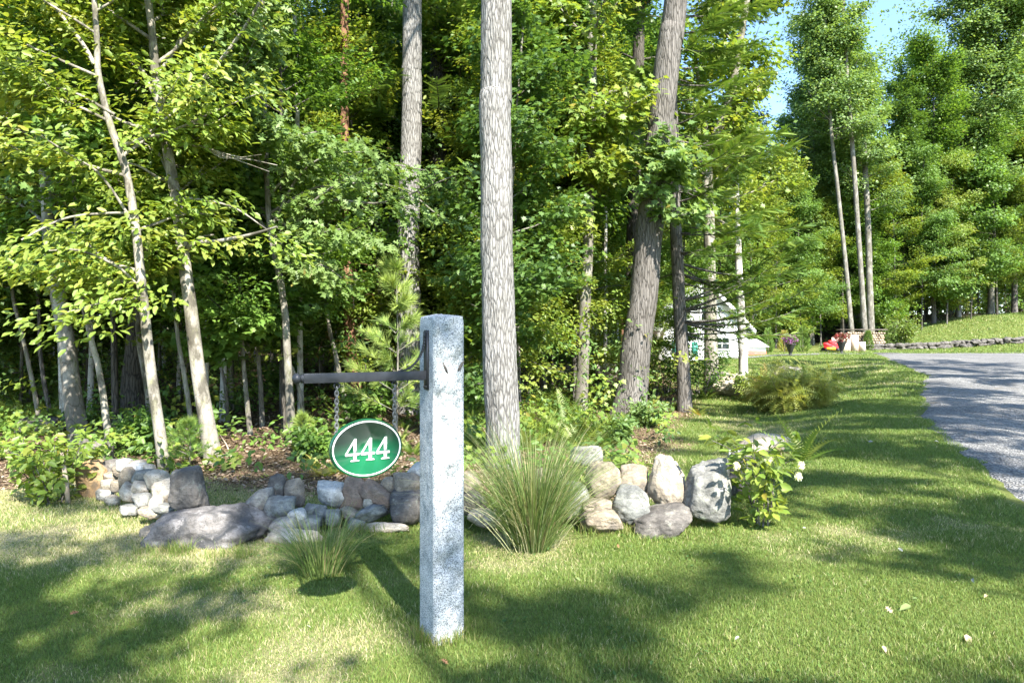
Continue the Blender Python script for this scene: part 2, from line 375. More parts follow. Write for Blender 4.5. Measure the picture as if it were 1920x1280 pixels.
PAL = {
 'maple': [(.085, .165, .028), (.115, .21, .036), (.15, .245, .045), (.07, .135, .026)],
 'yellow': [(.15, .225, .036), (.185, .26, .045), (.13, .205, .036), (.23, .26, .045)],
 'oak': [(.11, .18, .04), (.15, .23, .06), (.09, .155, .036), (.18, .25, .085)],
 'dark': [(.06, .12, .026), (.08, .15, .03), (.105, .18, .036), (.065, .125, .03)],
 'blue': [(.11, .185, .055), (.135, .215, .062), (.165, .245, .066), (.105, .175, .05)],  # greens lightened to stand in for haze over the far right trees
 'fir': [(.07, .125, .036), (.09, .155, .04), (.12, .19, .045), (.06, .11, .036)],
 'firy': [(.095, .17, .036), (.125, .205, .042), (.17, .24, .05), (.08, .145, .034)],
 'pine': [(.22, .29, .07), (.26, .33, .08), (.18, .26, .07)],
 'fern': [(.09, .155, .026), (.13, .19, .032), (.17, .21, .04)],
 'ferny': [(.26, .29, .07), (.30, .30, .08), (.20, .26, .06)],
 'fernold': [(.24, .25, .05), (.29, .26, .06), (.21, .26, .05), (.26, .18, .06), (.30, .33, .08)],
}
def colours(rng, pal, n, odd=.0):
    p = np.array(PAL[pal]); c = p[rng.integers(0, len(p), n)]*rng.uniform(.78, 1.22, (n, 1))
    if odd:
        k = rng.random(n) < odd; c[k] = np.array([.34, .2, .04])*rng.uniform(.7, 1.2, (k.sum(), 1))
    return c
def leaf_clusters(rng, C, D, r, n, tmpl, size, pal, flat=.28, tilt=.5, odd=.004, droop=.25):
    """n leaves round each cluster centre, layered like real sprays"""
    K = len(C)
    if K == 0: return None
    D = nrm(D*np.array([1, 1, .5])+1e-4); up = np.array([0, 0, 1.])
    Sd = nrm(np.cross(D, up)+1e-6)
    m = K*n; a = rng.uniform(0, 2*math.pi, m); q_ = np.sqrt(rng.random(m)); r = np.repeat(np.broadcast_to(r, (K,)), n)
    Dr, Sr = np.repeat(D, n, 0), np.repeat(Sd, n, 0)
    off = Dr*(np.cos(a)*q_*r)[:, None] + Sr*(np.sin(a)*q_*r*.85)[:, None] + up*((np.clip(rng.normal(size=m), -1.5, 1.5)*flat - droop*q_**2)*r)[:, None]
    Nn = nrm(up + rng.normal(size=(m, 3))*tilt + Dr*.25 + np.array([.12, -.28, 0]))
    LD = nrm(Dr*.7 + off/np.maximum(r, 1e-3)[:, None]*.8 + rng.normal(size=(m, 3))*.45 - up*.25)
    cc = np.repeat(colours(rng, pal, K), n, 0)*.55 + colours(rng, pal, m, odd)*.45
    return scatter(tmpl, np.repeat(C, n, 0)+off, LD, Nn, size*rng.uniform(.65, 1.2, m), cc)

class Tree:
    """trunk + limbs collected in one mesh, crown in another, in the tree's own space"""
    def __init__(s, seed): s.rng = np.random.default_rng(seed); s.w, s.c = MB(), MB(); s.K = []
    def stem(s, path, r0, r1, sides=10, n=24, flare=.0, pw_=1.0):
        P = resample(path, n); t = np.linspace(0, 1, n); r = r0+(r1-r0)*t**pw_
        r = r*(1+flare*np.exp(-t*n/2.0))
        P[1:-1] += (fbm(np.column_stack([t[1:-1]*9, np.zeros(n-2)+s.rng.random()*50, np.zeros(n-2)]), 2, 3)[:, None]*[.10, .10, 0])*r[1:-1, None]
        V, q = tube(P, r, sides)
        a = np.arange(len(V)) % sides
        if flare:
            k = np.arange(len(V))//sides; lob = 1+.28*flare*np.sin(a/sides*2*math.pi*4+1)*np.exp(-k/2.)
            V = P[k] + (V-P[k])*lob[:, None]
        if sides >= 28:
            k = np.arange(len(V))//sides; rad = nrm(V-P[k]); nn = fbm(V*[13, 13, 2.0], 4, 12)
            V = V+rad*(r[k]*(.07*(.5-np.abs(nn))+.05*fbm(V*[2.2, 2.2, .9], 2, 15)))[:, None]
        s.w.add(V, q); return P, r
    def limb(s, p, d, L, r, clusters=5, subs=3, up=.2, wig=.12, cr=.45, start=.35, sides=5):
        rng = s.rng; d = nrm(np.array(d, float)); n = 7
        P = [np.array(p, float)]
        for k in range(n-1):
            d = nrm(d + rng.normal(size=3)*wig + np.array([0, 0, up/(n-1)])); P.append(P[-1]+d*L/(n-1))
        P = np.array(P); s.w.tube(P, np.linspace(r, max(.003, r*.22), n), sides, cap=False)
        PP = resample(P, 30)
        for u in np.linspace(start, 1, clusters):
            i = min(29, int(u*29)); s.K.append((PP[i]+rng.normal(size=3)*cr*.25, nrm(PP[min(29, i+1)]-PP[i-1]), cr*rng.uniform(.75, 1.2)))
        for k in range(subs):
            u = rng.uniform(.25, .85); i = int(u*29); T = nrm(PP[i+1]-PP[i-1]); sd = nrm(np.cross(T, [0, 0, 1])+1e-6)*(1 if k % 2 else -1)
            s.limb(PP[i], T*.7+sd*rng.uniform(.6, 1.1)+np.array([0, 0, rng.normal()*.2]), L*rng.uniform(.3, .5), r*.42, max(2, clusters-2), 0, up, wig, cr*.85, .3, 4)
        return PP
    def limbs(s, P, r, z0, z1, n, L0, L1, el0=35, el1=55, az=None, clusters=5, subs=3, cr=.45, up=.2, bias=None):
        rng = s.rng; zs = P[:, 2]
        for k in range(n):
            f = (k+rng.random())/n; z = z0+(z1-z0)*f; i = int(np.clip(np.searchsorted(zs, z), 0, len(P)-1))
            a = rng.uniform(0, 6.283) if az is None else rng.uniform(*az)
            e = math.radians(el0+(el1-el0)*f+rng.normal()*9); L = (L0+(L1-L0)*f)*rng.uniform(.7, 1.2)
            d = np.array([math.cos(a)*math.cos(e), math.sin(a)*math.cos(e), math.sin(e)])
            if bias is not None: d = d+np.array(bias)
            s.limb(P[i], d, L, max(.008, min(r[i]*.55, .012+L*.012)), clusters, subs, up, .12, cr)
    def leaves(s, n, tmpl, size, pal, **k):
        C = np.array([x[0] for x in s.K]); D = np.array([x[1] for x in s.K]); r = np.array([x[2] for x in s.K])
        V, f, c = leaf_clusters(s.rng, C, D, r, n, tmpl, size, pal, **k); s.c.add(V, f, c); s.K = []
    def conifer(s, P, r, z0, z1, dens, L0, L1, size, pal, tmpl=FIR, droop=-8, az=None, bare=.25, per=1.0):
        rng = s.rng; zs = P[:, 2]; C, D = [], []
        z = z0
        while z < z1:
            f = (z-z0)/(z1-z0); i = int(np.clip(np.searchsorted(zs, z), 0, len(P)-1))
            a = rng.uniform(0, 6.283) if az is None else rng.uniform(*az)
            L = (L0+(L1-L0)*f)*rng.uniform(.65, 1.15); e = math.radians(droop+28*f+rng.normal()*7)
            d = np.array([math.cos(a)*math.cos(e), math.sin(a)*math.cos(e), math.sin(e)]); sd = nrm(np.cross(d, [0, 0, 1.]))
            u = np.linspace(0, 1, 7)[:, None]; B = P[i]+d*L*u + np.array([0, 0, 1.])*(-.10*L*u*(1-u)*2+.05*L*u**3) + sd*L*.06*rng.normal()*u**2
            s.w.tube(B, np.linspace(max(.006, .011*L), .003, 7), 4, cap=False)
            m = max(5, int(L*19*per))
            for v_ in np.linspace(bare, 1, m):
                k = v_*6; j = min(5, int(k)); p = B[j]+(B[j+1]-B[j])*(k-j)
                for sg in (-1, 1):
                    C.append(p); D.append(d*.75+sd*sg*rng.uniform(.5, 1.0)+np.array([0, 0, rng.normal()*.12-.06]))
                    
            C.append(B[-1]); D.append(d)
            z += rng.uniform(.5, 1.5)/dens
        C, D = np.array(C), np.array(D); m = len(C)
        Nn = nrm(np.array([0, 0, 1.])+rng.normal(size=(m, 3))*.28)
        V, f, c = scatter(tmpl, C, nrm(D), Nn, size*rng.uniform(.6, 1.2, m), colours(rng, pal, m)); s.c.add(V, f, c)
    def make(s, name, label, cat, loc, bark, leafm, group=None, rz=0):
        r = thing(name, label, cat, loc, rz, group)
        s.w.build("trunk", bark, r, smooth=True)
        if s.c.n: s.c.build("crown", leafm, r, use_col=True)
        return r

# ------------------------------------------------------------------ trunks read off the photograph, each at its own distance
def trunk_path(pts, Y, base, top=None):
    """pixels -> local points at distance Y; top = extra (dx, dz) to carry on out of the frame"""
    P = [pw(x, y, Y)-np.array(base) for x, y in pts]; P[0][2] = min(P[0][2], -.08)
    if top: P.append(P[-1]+np.array([top[0], top[2] if len(top) > 2 else 0, top[1]]))
    return P
def px(wd, Y): return wd*Y/F/2                     # pixel width -> radius
TREES = {}
def near_tree(seed, pts, w0, w1, Y=None, top=None, flare=.25, n=40, sides=14):
    b = at(*pts[0]) if Y is None else Vector((*(pw(pts[0][0], 0, Y)[:2]), 0))
    if Y is not None: b.z = gz(b.x, b.y)
    Y = b.y; t = Tree(seed); t.Y = Y; t.base = b
    P = trunk_path(pts, Y, b, top); t.P, t.r = t.stem(P, px(w0, Y), px(w1, Y), sides, n, flare)
    return t
def loc_of(t, x, y, dY=0): return pw(x, y, t.Y+dY)-np.array(t.base)
def px_limb(t, pts, w0, w1, clusters=0, cr=.35, dY=0, sides=6, start=.35):
    m = len(pts); P = resample([loc_of(t, x, y, dY*k/(m-1)) for k, (x, y) in enumerate(pts)], 14)
    t.w.tube(P, np.linspace(px(w0, t.Y), px(w1, t.Y), 14), sides, cap=False)
    for u in (np.linspace(start, 1, clusters) if clusters else ()):
        i = min(13, int(u*13)); t.K.append((P[i]+t.rng.normal(size=3)*cr*.3, nrm(P[min(13, i+1)]-P[i-1]), cr))
    return P

# pale sapling left of the sign
t = near_tree(1, [(404, 868), (372, 700), (354, 560), (341, 450), (318, 300), (302, 205), (288, 100), (280, 20)], 27, 11, None, (-.4, 2.6), .35, 44)
px_limb(t, [(304, 205), (270, 140), (225, 95), (190, 55), (150, -10)], 13, 6, 5, .5, .4)
px_limb(t, [(345, 470), (368, 455), (410, 452), (470, 440), (520, 425)], 11, 4, 3, .35, -.6)
px_limb(t, [(352, 462), (375, 445), (402, 440)], 6, 3)
px_limb(t, [(308, 268), (280, 245), (235, 230), (180, 205)], 9, 4, 3, .4, -.5)
px_limb(t, [(312, 340), (290, 330), (262, 312), (215, 300)], 7, 3, 3, .4, -.5)
for k, e in enumerate([(520, 310), (505, 322), (470, 300), (490, 290)]): px_limb(t, [(330, 273), (380, 275), (420, 288+3*k), e], 5-k*.8, 1.5, 0, 0, -.3)
px_limb(t, [(335, 372), (380, 375), (440, 390), (500, 430)], 6, 2, 3, .35, -.5)
px_limb(t, [(308, 205), (340, 180), (400, 130), (460, 50), (500, -20)], 10, 5, 6, .5, -.4)
t.limbs(t.P, t.r, 2.6, 3.4, 4, .9, 1.3, 15, 30, (0, 3.1), 4, 2, .36)
t.limbs(t.P, t.r, 3.4, 7.4, 14, 2.2, 1.6, 25, 50, (-.2, 3.3), 5, 3, .42)
t.leaves(64, OVAL, .105, 'yellow', flat=.22); TREES['t1'] = t.make("maple_sapling", "pale smooth barked sapling forking above, rooted just behind the dark pointed rock", "tree", t.base, M['bark_pale'], M['leaf'])
# slim grey sapling beside it
t = near_tree(2, [(312, 886), (285, 720), (266, 540), (255, 430), (236, 320), (205, 230), (185, 140), (180, 40)], 20, 8, None, (-.2, 2.4), .25, 44)
px_limb(t, [(178, 122), (150, 75), (100, 10), (70, -40)], 9, 5, 4, .45, .2)
px_limb(t, [(215, 215), (130, 170), (60, 165), (10, 150)], 6, 3, 4, .45, -.5)
px_limb(t, [(258, 430), (190, 330), (130, 290), (70, 250)], 6, 3, 5, .42, -.8)
px_limb(t, [(262, 538), (220, 500), (150, 470), (90, 470)], 6, 3, 5, .42, -.8)
px_limb(t, [(268, 560), (230, 560), (180, 570), (110, 590)], 5, 2, 5, .42, -.9)
px_limb(t, [(250, 400), (200, 400), (120, 410), (40, 450)], 6, 3, 5, .45, -1.0)
t.limbs(t.P, t.r, 2.2, 3.6, 6, 1.1, 1.5, 10, 30, (.6, 3.6), 4, 2, .38)
t.limbs(t.P, t.r, 3.6, 7.2, 12, 2.0, 1.6, 25, 50, (.2, 3.7), 5, 3, .42)
t.leaves(64, OVAL, .11, 'yellow', flat=.22); t.make("beech_sapling", "slim grey sapling rising from behind the cream stones of the left stone row", "tree", t.base, M['bark_pale'], M['leaf'])
# mottled trunk far left
t = near_tree(3, [(152, 838), (132, 700), (115, 590), (98, 480), (86, 330), (60, 150), (40, 0)], 32, 16, None, (-.5, 4), .3, 40)
t.limbs(t.P, t.r, 2.4, 9, 24, 2.0, 1.9, 15, 50, (.2, 4.0), 5, 3, .5); t.leaves(52, OVAL, .11, 'yellow', flat=.22)
t.make("mottled_maple", "grey mottled trunk standing left of the tan end slab of the stone row", "tree", t.base, M['bark_mottled'], M['leaf'])
# thin stems on the left
for sd, pts, w0, w1, lab, bk in [
    (4, [(207, 862), (196, 760), (185, 690), (165, 612), (150, 520)], 14, 6, "crooked thin sapling right of the mottled trunk with a kink halfway up", 'bark_pale'),
    (5, [(78, 808), (62, 720), (40, 620), (20, 520)], 9, 5, "leftmost thin leaning sapling near the pale ferns at the wood edge", 'bark_mottled'),
    (6, [(103, 800), (85, 730), (75, 660), (72, 560)], 9, 5, "thin dark sapling between the leftmost sapling and the mottled trunk", 'bark_lean'),
    (8, [(366, 836), (348, 720), (332, 620), (322, 500)], 10, 5, "very thin mossy stem close behind the pale forking sapling", 'bark_mottled'),
    (9, [(288, 800), (275, 720), (262, 640), (255, 540)], 14, 8, "pale stem with peeling bark right of the dark stump-like old trunk", 'bark_pale'),
    (19, [(428, 800), (422, 720), (408, 660), (402, 560)], 8, 4, "thin bent stem between the pale sapling and the sign", 'bark_mottled'),
    (20, [(492, 800), (490, 740), (485, 680), (480, 590)], 11, 5, "crooked lichen covered stem left of the bracket end", 'bark_mottled'),
    (21, [(576, 800), (560, 730), (548, 690), (530, 640)], 8, 4, "slanting pale sapling just below the ball end of the bracket", 'bark_pale'),
    (22, [(654, 785), (640, 720), (628, 660), (615, 590)], 11, 6, "slanting pale stem seen behind the left sign chain", 'bark_pale'),
    (23, [(713, 770), (714, 700), (712, 640), (712, 560)], 10, 6, "slender straight stem seen between the two sign chains", 'bark_mottled'),
]:
    t = near_tree(sd, pts, w0, w1, None, (-.15, 2.5), .15, 26, 8)
    t.limbs(t.P, t.r, 2.1, float(t.P[-1][2]), 9, 1.1, .9, 10, 40, None, 4, 2, .36); t.leaves(34, OVAL if sd % 2 else MAPLE, .10, 'maple' if sd % 3 else 'yellow', flat=.2)
    t.make("thin_sapling", lab, "tree", t.base, M[bk], M['leaf'])
# dark old trunk
t = near_tree(7, [(256, 792), (250, 720), (256, 640), (262, 560), (262, 400), (258, 200)], 40, 28, None, (0, 8), .5, 30)
t.limbs(t.P, t.r, 5, 13, 22, 2.6, 2, 15, 50, None, 5, 3, .55); t.leaves(16, OVAL, .15, 'dark', flat=.25)
t.make("old_dark_tree", "dark shaggy old trunk with a flared foot deep behind the grey sapling", "tree", t.base, M['bark_dark'], M['leaf'])
# oak sapling whose sprays cross to the right
t = near_tree(10, [(547, 832), (545, 760), (540, 680), (535, 590), (520, 500), (508, 440), (500, 330)], 16, 9, None, (-.1, 3.2), .2, 36)
for k, (a, b_) in enumerate([((512, 450), [(560, 400), (640, 340), (720, 310), (800, 320)]), ((507, 430), [(560, 330), (620, 290), (690, 285)]), ((505, 400), [(570, 440), (640, 430), (700, 450)]),
                            ((503, 370), [(560, 300), (600, 250), (560, 255)]), ((515, 470), [(600, 380), (720, 380), (850, 330)]), ((520, 500), [(570, 490), (610, 500), (640, 520)]),
                            ((508, 440), [(460, 380), (430, 330), (400, 280)]), ((505, 400), [(600, 350), (740, 350), (830, 410)])]):
    px_limb(t, [a]+b_, 6, 2, 8, .30, [-1.2, -.8, -1.0, -.5, -1.4, -.8, .3, -.6][k], start=.25)
t.limbs(t.P, t.r, 3.2, 6.8, 14, 1.7, 1.4, 15, 45, (1.4, 5.0), 5, 3, .38)
t.leaves(30, OAK, .165, 'oak', flat=.22, tilt=.55); t.make("oak_sapling", "young oak with lobed pale green leaves spreading right across the tall mottled trunk", "tree", t.base, M['bark_mottled'], M['leaf'])
# bright understory maple below it
t = near_tree(11, [(470, 815), (462, 740), (455, 660), (450, 560)], 10, 6, None, (0, 1.6), .2, 26, 8)
t.limbs(t.P, t.r, 1.2, 3.6, 16, 1.3, .9, 5, 30, None, 5, 3, .36); t.leaves(32, MAPLE, .15, 'maple', flat=.16, tilt=.4)
t.make("young_maple", "bushy young maple with bright star shaped leaves left of the bracket", "tree", t.base, M['bark_mottled'], M['leaf'])
# red-brown conifer with dead twigs behind the sign
t = near_tree(12, [(672, 775), (662, 690), (655, 600), (650, 480), (646, 300)], 24, 15, None, (0, 8), .2, 40)
for k in range(46):
    z = t.rng.uniform(1.6, 4.5); a = t.rng.uniform(0, 6.28); t.limb([t.P[int(z*39/ t.P[-1][2])][0], 0, z], [math.cos(a), math.sin(a), .1], t.rng.uniform(.5, 1.3), .008, 0, 0, -.3, .3)
t.K = []; t.conifer(t.P, t.r, 5.0, 12, 4.0, 1.3, .6, .30, 'fir')
t.make("red_pine", "red brown conifer trunk with dead twigs behind the sign bracket", "tree", t.base, M['bark_red'], M['needle'])
# tall trunk left of the post
t = near_tree(13, [(768, 800), (768, 600), (765, 430), (771, 300), (770, 150), (774, 0)], 44, 34, 14.2, (0, 11), .25, 50, 16)
t.limbs(t.P, t.r, 9, 17, 24, 3.2, 2.5, 10, 50, None, 5, 3, .6); t.leaves(18, MAPLE, .16, 'maple', flat=.25)
t.make("tall_maple", "tall pale shaggy trunk rising behind the top of the granite post", "tree", t.base, M['bark_ridged'], M['leaf'])
# dark spruce
t = near_tree(14, [(824, 780), (822, 500), (820, 300), (823, 100), (824, 0)], 38, 30, 16, (0, 9), .2, 50)
t.conifer(t.P, t.r, 2.6, 17, 6.0, 2.6, .7, .34, 'fir'); t.make("dark_spruce", "dark spruce between the two tall grey trunks, bark nearly black", "tree", t.base, M['bark_dark'], M['needle'])
# the big ridged trunk in the middle
t = near_tree(15, [(941, 862), (941, 780), (937, 640), (932, 450), (930, 200), (930, 0)], 64, 56, 8.9, (.05, 12), .22, 170, 48)
t.limbs(t.P, t.r, 12, 18, 12, 3.0, 2.2, 25, 50, (.2, 2.6), 5, 3, .6); t.leaves(16, OAK, .17, 'oak')
t.make("large_oak", "thick straight light grey trunk with ridged bark in the middle", "tree", t.base, M['bark_ridged'], M['leaf'])
# behind it
t = near_tree(16, [(984, 720), (985, 500), (974, 300), (972, 100)], 24, 20, 17, (0, 10), .2, 30)
t.limbs(t.P, t.r, 4, 14, 26, 2.6, 2, 10, 45, None, 5, 3, .55); t.leaves(16, MAPLE, .15, 'maple'); t.make("shadowed_maple", "dark trunk half hidden at the right edge of the thick middle trunk", "tree", t.base, M['bark_dark'], M['leaf'])
# paired stems
t = near_tree(17, [(1089, 728), (1096, 600), (1103, 430), (1106, 250), (1110, 80)], 23, 16, 14.5, (0, 6), .2, 36)
t.limbs(t.P, t.r, 4.0, 11, 22, 2.0, 1.7, 10, 45, None, 5, 3, .5); t.limbs(t.P, t.r, 4.0, 6.2, 8, 1.8, 1.5, 0, 20, (3.3, 5.4), 5, 3, .42)
t.leaves(19, MAPLE, .15, 'yellow', flat=.14); t.make("yellowing_maple", "straight mottled stem with yellowing leaves left of the leaning trunk, lit at its foot", "tree", t.base, M['bark_mottled'], M['leaf'])
t = near_tree(18, [(1080, 715), (1080, 560), (1082, 430), (1072, 280)], 15, 11, 15.2, (0, 5), .2, 30)
t.limbs(t.P, t.r, 3.0, 9, 16, 1.8, 1.4, 10, 45, None, 5, 3, .5); t.leaves(17, MAPLE, .15, 'maple', flat=.16); t.make("grey_maple", "slimmer grey stem touching the mottled stem on its left side", "tree", t.base, M['bark_lean'], M['leaf'])
t = near_tree(24, [(1180, 700), (1185, 500), (1191, 300), (1197, 60)], 27, 20, 19, (0, 9), .2, 36)
t.limbs(t.P, t.r, 5.5, 15, 26, 2.6, 2, 10, 45, None, 5, 3, .6); t.leaves(16, MAPLE, .16, 'maple'); t.make("straight_dark_maple", "dark upright trunk directly behind the leaning trunk", "tree", t.base, M['bark_dark'], M['leaf'])
# leaning trunk
t = near_tree(25, [(1177, 782), (1189, 690), (1204, 560), (1222, 380), (1240, 210), (1260, 60), (1268, 0)], 57, 40, None, (1.0, 10), .42, 60, 28)
t.limbs(t.P, t.r, 9.5, 16, 16, 3.2, 2.5, 10, 50, (-.4, 3.0), 5, 3, .6)
t.limbs(t.P, t.r, 3.9, 5.0, 5, 1.2, 1.0, 10, 30, (3.6, 5.6), 5, 3, .36); t.leaves(18, MAPLE, .16, 'blue', flat=.18)
t.make("leaning_oak", "thick dark trunk leaning right with a flared foot in the leaf litter", "tree", t.base, M['bark_lean'], M['leaf'])
# hemlock with sweeping sprays
t = near_tree(26, [(1285, 772), (1276, 600), (1268, 450), (1263, 300), (1260, 180), (1258, 0)], 25, 17, None, (0, 6), .2, 50)
t.conifer(t.P, t.r, 1.6, 2.5, 13, 3.2, 2.8, .30, 'firy', FIR, -6, (-1.0, .6), .35)
t.conifer(t.P, t.r, 2.7, 13, 5.5, 2.7, 1.2, .36, 'firy', FIR, -4, (-1.2, 1.0), .35)
t.conifer(t.P, t.r, 3.0, 13, 3.0, 2.0, .8, .34, 'fir', FIR, -6, None, .35)
t.make("hemlock_tree", "lichen spotted slim conifer with long feathery branches reaching towards the driveway", "tree", t.base, M['bark_lean'], M['needle'])
# stems before the cottage
t = near_tree(27, [(1334, 700), (1331, 560), (1329, 400), (1326, 300), (1340, 260), (1362, 200), (1380, 130)], 24, 12, 20, (.6, 4), .3, 36)
px_limb(t, [(1327, 330), (1322, 240), (1310, 160), (1300, 60)], 13, 6, 4, .6, .3)
t.limbs(t.P, t.r, 4.6, 14, 34, 2.3, 1.8, 10, 45, (-.6, 3.8), 5, 3, .6); t.leaves(30, MAPLE, .16, 'yellow'); t.make("forked_maple", "pale trunk forking high up in front of the white cottage wall", "tree", t.base, M['bark_pale'], M['leaf'])
t = near_tree(28, [(1395, 712), (1391, 620), (1387, 540), (1381, 400), (1377, 250)], 17, 9, 21, (0, 4), .2, 36)
t.limbs(t.P, t.r, 6.4, 12, 18, 1.8, 1.2, 20, 50, None, 5, 3, .5); t.leaves(18, DIAM, .16, 'maple'); t.make("white_birch", "slim white birch with an orange brown foot right of the cottage roof corner", "tree", t.base, M['bark_white'], M['leaf'])

# ------------------------------------------------------------------ forest trees: a few kinds, copied
def kind_tree(seed, H, r0, z0, nl, L0, L1, tmpl, size, pal, per, bark, name, el0=15, cr=.6, flat=.22, subs=3, lean=.4):
    t = Tree(seed); a = t.rng.uniform(0, 6.28)
    P, r = t.stem([(0, 0, -.2), (math.cos(a)*lean*.2, math.sin(a)*lean*.2, H*.35), (math.cos(a)*lean*.3, math.sin(a)*lean*.6, H*.7), (math.cos(a)*lean, math.sin(a)*lean, H)], r0, .02, 8, 26, .2)
    t.limbs(P, r, z0, H*.98, nl, L0, L1, el0, 55, None, 6, subs, cr); t.leaves(per, tmpl, size, pal, flat=flat)
    return t.make(name, "x", "tree", (0, 0, 0), bark, M['leaf'])
def kind_fir(seed, H, r0, z0, dens, L0, pal, size, bark, name):
    t = Tree(seed); P, r = t.stem([(0, 0, -.2), (.05, 0, H*.5), (0, .05, H)], r0, .015, 8, 30, .15)
    t.conifer(P, r, z0, H*.99, dens, L0, .25, size, pal); return t.make(name, "x", "tree", (0, 0, 0), bark, M['needle'])
UNDER = [kind_tree(101, 7.5, .034, .7, 28, 1.9, .9, MAPLE, .115, 'maple', 36, M['bark_dark'], "understory_maple", 5, .5, .22),
         kind_tree(102, 9, .042, 1.2, 30, 2.1, 1.0, OVAL, .11, 'yellow', 46, M['bark_lean'], "understory_beech", 5, .5, .16),
         kind_tree(103, 8, .034, .8, 28, 1.9, .9, MAPLE, .11, 'dark', 36, M['bark_mottled'], "understory_maple", 5, .5, .22),
         kind_tree(104, 10, .05, 1.6, 32, 2.2, 1.1, OVAL, .11, 'maple', 46, M['bark_dark'], "understory_beech", 10, .5, .18)]
CANOPY = [kind_tree(111, 20, .17, 5.0, 36, 2.5, 2.1, DIAM, .20, 'maple', 56, M['bark_lean'], "forest_maple", 22, .85, .24),
          kind_tree(112, 22, .16, 6.5, 36, 2.5, 2.1, DIAM, .20, 'blue', 56, M['bark_mottled'], "forest_maple", 25, .85, .24),
          kind_tree(113, 19, .15, 4.5, 36, 2.5, 2.1, DIAM, .20, 'dark', 56, M['bark_dark'], "forest_oak", 22, .85, .24),
          kind_tree(114, 21, .12, 6.0, 36, 2.5, 2.1, DIAM, .19, 'yellow', 56, M['bark_pale'], "forest_birch", 28, .8, .24)]
FIRS = [kind_fir(121, 13, .12, 1.2, 5.5, 2.3, 'fir', .36, M['bark_dark'], "forest_spruce"),
        kind_fir(122, 16, .15, 2.5, 5.0, 2.6, 'firy', .38, M['bark_red'], "forest_hemlock")]
POLES = [kind_tree(141, 14, .055, 6.5, 14, 1.3, .9, OVAL, .12, 'yellow', 26, M['bark_pale'], "slender_birch", 25, .5, .25, 2, .9),
         kind_tree(142, 13, .07, 5.5, 14, 1.4, .9, MAPLE, .12, 'maple', 26, M['bark_mottled'], "slender_maple", 20, .5, .25, 2, 1.1),
         kind_tree(143, 15, .05, 7.0, 12, 1.2, .8, OVAL, .12, 'maple', 26, M['bark_white'], "slender_birch", 25, .5, .25, 2, .7)]
KIND_TEXT = {}
for k, o in enumerate(POLES): KIND_TEXT[o.name] = ["slender pale pole like birch among the bushes of the wood", "slender mottled maple stem among the bushes of the wood", "slender white stemmed birch among the bushes of the wood"][k]
for k, o in enumerate(UNDER): KIND_TEXT[o.name] = ["low bushy maple filling the wood behind the front trunks", "low pale stemmed beech with yellow green leaves inside the wood", "low dark leaved maple in the shaded wood", "tall shrubby beech between the trunks inside the wood"][k]
for k, o in enumerate(CANOPY): KIND_TEXT[o.name] = ["tall forest maple with grey bark further back in the wood", "tall blue green leaved maple at the back of the wood", "tall dark leaved oak deep in the wood", "tall pale stemmed birch with yellow green crown in the wood"][k]
for k, o in enumerate(FIRS): KIND_TEXT[o.name] = ["dense dark green spruce standing inside the wood", "yellow green hemlock with drooping boughs inside the wood"][k]
_used = {}
def plant(proto, x, y, sc=1.0, label=None, group=None):
    rz = RNG.uniform(0, 6.28); lab = label or KIND_TEXT[proto.name]; grp = group or ("trees of the wood: "+KIND_TEXT[proto.name])
    if proto.name not in _used:
        _used[proto.name] = 1; proto.location = (x, y, gz(x, y)); proto.rotation_euler = (0, 0, rz); proto.scale = (sc,)*3; tag(proto, lab, None, grp); return proto
    return dup(proto, (x, y, gz(x, y)), rz, sc, lab, grp)
rng = np.random.default_rng(77)
taken = []
def free(x, y, d):
    for a, b_ in taken:
        if (a-x)**2+(b_-y)**2 < d*d: return False
    taken.append((x, y)); return True
def outside_clear(x, y):
    """keep the lawn, the cottage and the view of the right clearing open"""
    u = 960+x/y*F
    if x > edge_x(y)-6.5 and y < 42: return False
    if u+1.7*F/y > 1275 and u < 1720 and 13 < y < 40: return False
    if 1200 < u < 1720 and y < 44: return False
    if x > 20 and y < 48: return False
    return True
KEEP = [(768, 14.2, 1.6), (823, 16, .6), (935, 9, 1.3), (1200, 13.6, 1.7), (1100, 14.6, .9), (1275, 14.3, 1.3), (1335, 20, .9), (1390, 21, .7)]
for band, kinds, cnt, dmin, scl in [((11.5, 30), POLES, 64, 1.0, (.8, 1.15)), ((11.0, 16), UNDER, 27, 1.3, (.75, 1.1)), ((16, 27), UNDER, 52, 1.6, (.8, 1.25)), ((14, 24), FIRS, 7, 2.4, (.7, 1.0)), ((24, 40), FIRS, 12, 2.6, (.8, 1.1)),
                                    ((15, 26), CANOPY, 12, 2.4, (.85, 1.05)), ((26, 44), CANOPY, 25, 2.6, (.9, 1.15)), ((27, 42), UNDER, 40, 2.0, (.9, 1.4))]:
    k = tries = 0
    while k < cnt and tries < 5000:
        tries += 1; y = rng.uniform(*band); x = rng.uniform(-.86*y-2, .5*y)
        if not outside_clear(x, y): continue
        u = 960+x/y*F
        if any(y < ty+.6 and abs(u-tu) < rad*F/y for tu, ty, rad in KEEP): continue
        if kinds is POLES and (880 < u < 1010 or 740 < u < 800): continue
        if not free(x, y, dmin): continue
        plant(kinds[int(rng.integers(len(kinds)))], x, y, rng.uniform(*scl)); k += 1
plant(UNDER[1], 6.9, 29, .72); plant(UNDER[3], 4.3, 17.5, .6)
